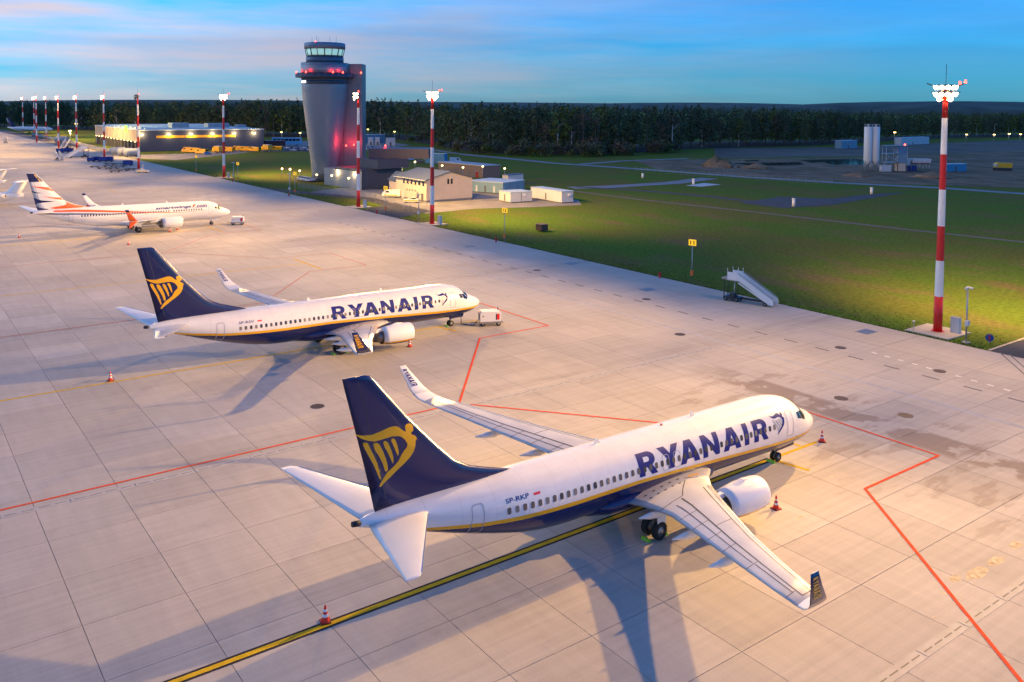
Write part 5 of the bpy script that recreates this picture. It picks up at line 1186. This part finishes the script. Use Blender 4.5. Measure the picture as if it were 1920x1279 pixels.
for i in range(7): car(G(680 + i * 8.5, 279 + (i % 2) * 2), EA + 1.5, '%s car from the left in front of the three white huts' % ORD[i], cols[(i + 2) % 5], 'car', None, 'cars parked before the white huts')
for i in range(4): car(G(568 + i * 5, 338 + i * .9), EA + .3, '%s car from the left on the lawn side of the tower foot' % ORD[i], cols[i % 2], 'car', None, 'cars parked at the tower foot')
for i in range(9): car(G(752 + i * 17, 297 + i * 1.2 + (i % 3) * 3), random.uniform(0, 3), '%s vehicle from the left in the machinery yard behind the beige building' % ORD[i], cols[i % 5], 'van' if i % 3 == 0 else 'car', None, 'vehicles in the machinery yard')
t = thing('bus', 'long pale blue coach parked beyond the car park left of the tower', 'coach', G(538, 272), EA - .5); MB().xz([(-9, .5), (9, .5), (9.1, 2), (8.7, 4.6), (-8.8, 4.6), (-9, 4.2)], -1.5, 1.5).build('body', mat('coach_blue', (.35, .55, .68), .4), t)
for i in range(7): MB().bb(-8 + i * 2.3, -6 + i * 2.3, -1.53, -1.5, 2.6, 3.9).build('window', M_GLASS, t)
for x in (-6, 6):
    for y in (-1.3, 1.3): wheel(t, x, y, .55, .55, .3)
t = thing('red_container', 'dark red container between the yellow truck and the pale coach', 'container', G(498, 277), EA); MB().bb(0, 12, 0, 3, 0, 4).build('body', mat('container_red', (.20, .015, .012), .5), t); MB().bb(-.05, 12.05, -.05, 3.05, 4, 4.1).build('roof', M_GALV, t)

# batching plant
BP = G(1640, 322)
for i, (u, lb) in enumerate(((1626, 'left of the twin white cement silos'), (1640, 'right of the twin white cement silos'))):
    t = thing('cement_silo', lb, 'silo', G(u, 322), 0, 'cement silos'); k = 4.6
    MB().lathe([(.4, 2.6), (1.6, 4.6), (1.6, 18.2), (1.5, 18.3)], n=24, cap=True).build('barrel', mat('silo_white', (.62, .66, .68), .45), t)
    for a in range(4): c, s = 1.5 * math.cos(a * math.pi / 2 + .6), 1.5 * math.sin(a * math.pi / 2 + .6); MB().cyl((c, s, 0), (c, s, 5), .13, n=6).build('leg', M_GALV, t)
    for a in range(12): c, s = 1.5 * math.cos(a * .5236), 1.5 * math.sin(a * .5236); MB().cyl((c, s, 18.3), (c, s, 19.4), .04, n=5).build('rail_post', M_GALV, t)
    MB().lathe([(1.5, 19.3), (1.56, 19.3), (1.56, 19.42), (1.5, 19.42)], n=20).build('rail', M_GALV, t); MB().cyl((0, 0, 18.3), (0, 0, 19.3), .35, n=10).build('filter', M_WHITEB, t)
t = thing('mixing_tower', 'steel mixing tower with blue cabin beside the silos', 'mixing plant', G(1668, 321), .1)
for x in (-2.5, 2.5, 6.5):
    for y in (-1.5, 1.5): MB().cyl((x, y, 0), (x, y, 10.5), .16, n=6).build('column', M_GALV, t)
for z in (3.6, 7.2, 10.5): MB().bb(-2.8, 6.9, -1.8, 1.8, z, z + .2).build('deck', M_GALV, t)
for a, b in (((-2.5, -1.6, 0), (2.5, -1.6, 7.2)), ((-5, -1.6, .2), (-.5, -1.6, 7.2)), ((2.5, -1.6, 3.6), (-2.5, -1.6, 7.2))): MB().cyl(a, b, .14, n=6).build('brace', M_GALV, t)
MB().bb(2.7, 6.4, -1.6, 1.6, 3.8, 7.1).build('mixer_housing', M_BLUEB, t); MB().bb(2.9, 6.2, -1.5, 1.5, 7.4, 10).build('weigh_hopper', mat('hopper_blue', (.10, .2, .36), .5), t); MB().bb(2.9, 6.0, -1.55, 1.5, .1, 3.4).build('tan_screen', M_BEIGE, t)
MB().bb(-4.8, -.6, -2.4, -.6, 0, 2.6).build('control_cabin', M_WHITEB, t); MB().cyl((5.5, -1.4, 10.7), (5.5, -1.4, 11.3), .3, n=8).build('warning_lamp', M_RED2, t)
t = thing('aggregate_bins', 'white sloping aggregate bins on legs right of the mixing tower', 'hopper', G(1690, 320), .05)
MB().xz([(0, 2.2), (2.4, 2.2), (3.6, 5.0), (-1.0, 5.0)], -1.6, 1.6).build('hopper', M_WHITEB, t)
for i in range(4): MB().xz([(3.8 + i * 2, 3.4), (5.6 + i * 2, 3.4), (6.0 + i * 2 - .25, 5.0), (3.75 + i * 2, 5.0)], -1.7, 1.7).build('bin', M_WHITEB, t)
MB().bb(1.5, 11.5, -.5, .5, 3.0, 3.35).build('conveyor', mat('belt_red', (.3, .04, .03), .6), t)
for x in (.6, 3.4, 6, 8.6, 11.2):
    for y in (-1.3, 1.3): MB().cyl((x, y, 0), (x, y, 3.2), .12, n=6).build('leg', M_GALV, t)
MB().bb(2.4, 6.2, -1.2, 1.2, 0, 2.2).build('blue_housing', MATS['cart_blue'], t)
t = thing('yellow_machine', 'yellow tracked screening machine on the site at the right edge', 'machine', G(1880, 320), 0); MB().xz([(-3.4, 1.4), (3.2, 1.2), (3.4, 3.2), (-2.6, 3.4), (-3.4, 2.6)], -1.3, 1.3).build('body', mat('machine_yellow', (.6, .38, .01), .5), t)
for y in (-1.2, 1.2): MB().xz([(-3.2, .1), (3.0, .1), (3.4, .6), (3.0, 1.1), (-3.2, 1.1), (-3.5, .6)], y - .3, y + .3).build('track', M_DKSTEEL, t)
MB().cyl((-3.2, -1.32, 2.2), (-3.2, 1.32, 2.2), .5, n=12).build('drum', M_GALV, t)
for (u, v, h) in ((1205, 334, 1.5), (1300, 346, 1.7), (1488, 387, 1.9), (1634, 364, 1.8)):
    t = thing('white_vent', {1205: 'white vent pipe standing left on the field by the track', 1300: 'white vent pipe on the pale pad in the field', 1488: 'white vent pipe on the dark asphalt pad', 1634: 'white vent pipe on the field below the silos'}[u], 'vent pipe', G(u, v), 0, 'white vent pipes in the field'); MB().cyl((0, 0, 0), (0, 0, h), .42, n=12).build('pipe', M_MWHITE, t); MB().cyl((0, 0, h), (0, 0, h + .25), .55, .4, 12).build('cap', M_MWHITE, t)
# parked business jets at the left edge
def bizjet(loc, rz, label):
    t = thing('business_jet', label, 'jet', loc, rz, 'small jets with T-tails')
    F = [(0, 2.0, .05), (.6, 2.05, .5), (2, 2.2, .95), (4, 2.3, 1.25), (6, 2.3, 1.3), (14, 2.3, 1.3), (17, 2.5, 1.0), (19.5, 2.75, .55), (21, 2.95, .2)]
    MB().loft([[(-s, r * math.cos(a), z + r * math.sin(a)) for a in [2 * math.pi * i / 28 for i in range(28)]] for s, z, r in F]).build('fuselage', M_WHITE, t)
    MB().loft([[(-(le + x * c), y_ * .10 * c * .5, z) for x, y_ in [(1, 0), (.6, .8), (.25, 1), (0, 0), (.25, -1), (.6, -.8)]] for z, le, c in ((2.9, 14.8, 5.4), (3.6, 16.4, 4.0), (6.3, 19.2, 2.9))]).build('fin', M_WHITE, t)
    for sd in (-1, 1):
        MB().loft([[(-(le + x * c), sd * y, z + k * .09 * c * .5) for x, k in [(1, 0), (.6, .8), (.25, 1), (0, 0), (.25, -1), (.6, -.8)]] for y, le, c, z in ((.05, 18.9, 2.9, 6.35), (4.0, 20.7, 1.3, 6.3))]).build('stabiliser', M_WHITE, t)
        MB().loft([[(-(le + x * c), sd * y, z + k * .1 * c * .5) for x, k in [(1, 0), (.6, .8), (.25, 1), (0, 0), (.25, -1), (.6, -.8)]] for y, le, c, z in ((.8, 8.5, 4.6, 1.6), (9.8, 12.6, 1.5, 2.3))]).build('wing', M_WING, t)
        MB().lathe([(.35, -14.0), (.55, -14.1), (.68, -14.8), (.66, -16.2), (.45, -17.6), (.3, -17.6)], (0, sd * 1.95, 2.9), 'x', 20).build('engine', M_WHITE, t)
        MB().bb(-16.5, -14.8, min(sd * .8, sd * 1.6), max(sd * .8, sd * 1.6), 2.75, 2.95).build('pylon', M_WHITE, t)
        g = MB().cyl((-11.5, sd * 1.6, .35), (-11.5, sd * 1.6, 1.7), .08, n=8).build('main_gear', M_STEEL, t); wheel(g, -11.5, sd * 1.6, .35, .35, .25)
    g = MB().cyl((-2.2, 0, .3), (-2.2, 0, 1.4), .06, n=8).build('nose_gear', M_STEEL, t); wheel(g, -2.2, 0, .28, .28, .2)
def jet_at(px_tail, z, rz, label):
    q = G(px_tail[0], px_tail[1], z); d = Vector((math.cos(rz), math.sin(rz), 0)); p = q + d * 22.1; p.z = 0; bizjet(p, rz, label)
jet_at((51, 341), 6.3, rad(172), 'white jet with T-tail cut by the left edge, nearer one'); jet_at((14, 318.5), 6.3, rad(172), 'white jet with T-tail cut by the left edge, farther one')
t = thing('far_airliner', 'far airliner with navy tail at the left edge before the wood', 'airliner', G(14, 249), rad(178)); k = 1
MB().loft([[(-s, r * math.cos(a), z + r * math.sin(a)) for a in [2 * math.pi * i / 24 for i in range(24)]] for s, z, r in ((38, 3.2, .1), (36, 3.2, 1.2), (33, 3.2, 1.9), (12, 3.2, 1.9), (6, 3.6, 1.3), (0, 4.6, .3))]).build('fuselage', M_WHITE, t)
MB().loft([[(-(le + x * c), y_ * .2, z) for x, y_ in [(1, 0), (.5, 1), (0, 0), (.5, -1)]] for z, le, c in ((4.5, 1.5, 6), (12, -1, 2.4))]).build('fin', M_NAVY, t)
for sd in (-1, 1): MB().loft([[(-(le + x * c), sd * y, z + y_ * .25) for x, y_ in [(1, 0), (.5, 1), (0, 0), (.5, -1)]] for y, le, c, z in ((1.5, 16, 7, 2.4), (17, 14, 1.6, 4))]).build('wing', M_WING, t)
for x in (-20, -34):
    for y in (-2.5, 2.5): wheel(t, x, y, .5, .5, .4)
# mesh fence along the service yard
def fence(label, px, h=2.4):
    P = resample([G(*p) for p in px], 3.0); t = thing('mesh_fence', label, 'fence', P[0])
    for p in P: q = p - P[0]; MB().cyl((q.x, q.y, -.05), (q.x, q.y, h), .04, n=6).build('post', M_GALV, t)
    for a, b in zip(P[:-1], P[1:]):
        a, b = a - P[0], b - P[0]; m = MB()
        for i in range(1, 12): c = a.lerp(b, i / 12); m.cyl((c.x, c.y, .1), (c.x, c.y, h - .1), .012, n=4)
        for z in (.1, h / 2, h - .1): m.cyl((a.x, a.y, z), (b.x, b.y, z), .015, n=4)
        m.build('mesh_panel', M_GALV, t)
fence('wire mesh fence along the yard in front of the beige building', [(560, 357), (640, 371), (700, 379), (735, 388), (770, 398), (800, 396)])
fence('wire mesh fence in the field before the dirt site', [(1190, 322), (1330, 332), (1560, 347)], 2.0)
fence('wire mesh fence by the round tanks', [(60, 256), (150, 277), (205, 290)], 3.0)
# ================================================================ woodland
rt = random.Random(11)
M_BARK = mat('bark', (.09, .075, .06), .9, var=.3, vscale=2); M_BIRCH = mat('birch_bark', (.42, .42, .42), .8, var=.3, vscale=3)
def leafm(n, c): return mat(n, c, .8, var=.5, vscale=.35, spec=.2)
LEAF = [leafm('pine_needles', (.060, .095, .052)), leafm('oak_leaves', (.088, .115, .045)), leafm('spring_leaves', (.085, .115, .028)), leafm('bare_twigs', (.12, .095, .07)), leafm('grey_willow', (.075, .090, .058))]
def clump(mb, c, R, n, ls):
    for _ in range(n):
        d = Vector((rt.gauss(0, 1), rt.gauss(0, 1), rt.gauss(0, 1))).normalized(); p = Vector(c) + d * R * rt.uniform(.55, 1.05)
        a = (d + Vector((rt.uniform(-.9, .9), rt.uniform(-.9, .9), rt.uniform(-.5, .9)))).normalized(); u = a.orthogonal().normalized(); v = a.cross(u); s = ls * rt.uniform(.6, 1.3); k = rt.uniform(.5, 1)
        mb.add([p - u * s, p - v * s * k, p + u * s, p + v * s * k], [(0, 1, 2, 3)])
def crown_mesh(kind, H, dens=1.0):
    mb = MB()
    if kind == 'pine':
        for i in range(int(15 * dens)):
            t = i / 15 / dens; z = H * (.24 + .76 * t); r = H * .155 * (1.05 - t) ** .7 + .3; a = rt.uniform(0, 6.28); o = r * .6
            clump(mb, (o * math.cos(a), o * math.sin(a), z), r * .72 + .3, int(30 * dens), .55)
        clump(mb, (0, 0, H * .97), .7, 10, .4)
    elif kind == 'bush':
        for i in range(int(10 * dens)):
            a = rt.uniform(0, 6.28); r = rt.uniform(0, .42) * H; clump(mb, (r * math.cos(a), r * math.sin(a), H * rt.uniform(.25, .75)), H * .26, int(26 * dens), .42)
    else:
        for i in range(int(17 * dens)):
            z = H * rt.uniform(.16, .93); w = H * .23 * math.sin(math.pi * min(1, max(.12, (z / H - .06) / .98))) ** .7; a = rt.uniform(0, 6.28); r = w * rt.uniform(.2, 1)
            clump(mb, (r * math.cos(a), r * math.sin(a), z), H * rt.uniform(.07, .115), int(26 * dens), .55 if kind != 'bare' else .34)
    return mb
def trunk_mesh(H, kind, m):
    mb = MB().cyl((0, 0, -.3), (rt.uniform(-.3, .3), rt.uniform(-.3, .3), H * .62), H * .014 + .08, H * .006 + .03, 7)
    for i in range(6):
        z = H * rt.uniform(.35, .7); a = rt.uniform(0, 6.28); L_ = H * rt.uniform(.1, .2); mb.cyl((0, 0, z), (L_ * math.cos(a), L_ * math.sin(a), z + L_ * .8), .09, .03, 5)
    return mb.mesh('trunk', m)
PROTO = []
for kind, H, li, bark in (('pine', 24, 0, M_BARK), ('pine', 26, 0, M_BARK), ('round', 22, 1, M_BARK), ('round', 20, 2, M_BIRCH), ('bare', 21, 3, M_BARK), ('round', 24, 1, M_BARK), ('round', 19, 4, M_BIRCH), ('pine', 22, 0, M_BARK)):
    PROTO.append((kind, H, crown_mesh(kind, H).mesh('crown', LEAF[li]), trunk_mesh(H, kind, bark), li))
BUSH = [(crown_mesh('bush', h).mesh('crown', LEAF[li]), h) for h, li in ((5, 2), (6.5, 4), (5.5, 1), (7.5, 3))]
# front of the wood in picture columns: (x, y of the ground at the wood's edge)
EDGE = [(-60, 236), (60, 240), (160, 243), (330, 250), (480, 256), (560, 257), (690, 258), (745, 261), (800, 268), (860, 281), (930, 287), (1010, 288), (1100, 289), (1190, 286), (1280, 279), (1380, 276), (1480, 273), (1570, 270), (1680, 262), (1800, 257), (1990, 256)]
def edge_y(u): return float(np.interp(u, [e[0] for e in EDGE], [e[1] for e in EDGE]))
KN = {0: 'dark pine', 1: 'dull green broadleaf tree', 2: 'fresh green birch', 3: 'bare brown tree', 4: 'grey green willow'}
def where(u):
    for lim, s in ((480, 'behind the cargo hall'), (745, 'behind the control tower'), (930, 'behind the beige building'), (1280, 'beyond the middle field'), (1560, 'left of the silos'), (3000, 'beyond the building site')):
        if u < lim: return s
CNT = {}
def nth(s):
    CNT[s] = CNT.get(s, 0) + 1; return '%s %s' % (ORD[CNT[s] - 1], s)
def tree(p, pr, sc, u):
    kind, H, cm, tm, li = pr
    t = thing('tree', nth('%s from left at wood edge, %s' % (KN[li], where(u))), 'tree', p, rt.uniform(0, 6.28), 'front trees of the wood'); t.scale = (sc * rt.uniform(.9, 1.15), sc * rt.uniform(.9, 1.15), sc)
    link('crown', cm, t); link('trunk', tm, t)
def hmax(u): return float(np.interp(u, [0, 300, 480, 700, 800, 900, 1200, 1450, 1600, 1920], [25, 25, 27, 28, 26.5, 25.5, 25, 24.5, 22, 21]))
cnt = 0; u = -20.0
while u < 1945 and cnt < 290:
    p = G(u, edge_y(u) + rt.uniform(-1.5, 1.0)); D = p.length
    w = [.30, .2, .1, .08, .12, .1, .06, .04] if u < 1250 else [.34, .25, .05, .08, .12, .06, .04, .06]
    pr = rt.choices(PROTO, w)[0]; tree(p, pr, hmax(u) * rt.uniform(.72, 1.0) / pr[1], u); cnt += 1
    u += FPX * rt.uniform(4.4, 7.2) / D
near_ = [G(u_, edge_y(u_) + .8) for u_ in range(-60, 2000, 40)]; far_ = [q + Vector((q.x, q.y, 0)).normalized() * 110 for q in near_]
sheet('forest_floor', near_ + far_[::-1], -.02, mat('leaf_litter', (.030, .026, .018), .95, var=.3, vscale=.1), kind='structure')
# undergrowth in front of the middle of the wood
k = 0
for i, u in enumerate(sorted(rt.uniform(760, 1290) for _ in range(46))):
    p = G(u, edge_y(u) + rt.uniform(1.0, 5.5)); cm, h = BUSH[i % 4]
    t = thing('bush', nth('bush from left below the wood, ' + where(u)), 'bush', p, rt.uniform(0, 6.28), 'bushes along the wood'); s = rt.uniform(.8, 1.5); t.scale = (s * 1.2, s * 1.2, s); link('crown', cm, t)
    link('stem', MB().cyl((0, 0, -.2), (0, 0, h * .5), .12, .05, 5).mesh('stem', M_BARK), t)
# the mass of the wood behind, too many to count
src = []
for pr in PROTO: src.append(crown_mesh(pr[0], pr[1], .62))
for li in range(5):
    V = []; Fc = []; off = 0
    for i in range(620 if li in (0, 1) else 160):
        u = rt.uniform(-60, 1990); p = G(u, edge_y(u)); r = Vector((p.x, p.y, 0)).normalized(); dd = rt.uniform(5, 85); p = p + r * dd
        c = [j for j, q in enumerate(PROTO) if q[4] == li]; j = rt.choice(c); mb = src[j]; a = rt.uniform(0, 6.28); sc = hmax(u) * rt.uniform(.74, 1.12) / PROTO[j][1]
        v = np.array(mb.v) * sc; ca, sa = math.cos(a), math.sin(a)
        V.append(np.stack([v[:, 0] * ca - v[:, 1] * sa + p.x, v[:, 0] * sa + v[:, 1] * ca + p.y, v[:, 2]], 1)); Fc.append(np.array(mb.f) + off); off += len(v)
    V = np.concatenate(V); Fc = np.concatenate(Fc); me = bpy.data.meshes.new('wood'); me.from_pydata(V.tolist(), [], Fc.tolist()); me.materials.append(LEAF[li])
    tag(link('wood', me), {0: 'dark pine mass of the wood along the horizon', 1: 'dull green mass of broadleaf crowns in the wood', 2: 'fresh green crowns scattered in the wood', 3: 'bare brown crowns scattered in the wood', 4: 'grey green crowns scattered in the wood'}[li], 'wood', kind='stuff')
# grass tufts roughen the apron edge
tb = MB()
for i in range(9000):
    b = -25 - 330 * rt.random() ** 1.5; a = 96.75 + abs(rt.gauss(0, 1)) * (3.5 if i % 3 else .35)
    if -44.5 < b < -33.5: continue
    p = A(a, b, -.06); h = rt.uniform(.05, .18); w = rt.uniform(.04, .12); t = rt.uniform(0, 3.14); d = Vector((math.cos(t) * w, math.sin(t) * w, 0)); l = Vector((rt.uniform(-.1, .1), rt.uniform(-.1, .1), h))
    tb.add([p - d, p + d, p + l], [(0, 1, 2)])
tag(tb.build('grass_tufts', grass_mat('tuft_grass', (.055, .09, .016), (.075, .088, .022), (.09, .075, .03))), 'rough green grass tufts along the apron edge', 'grass', kind='stuff')
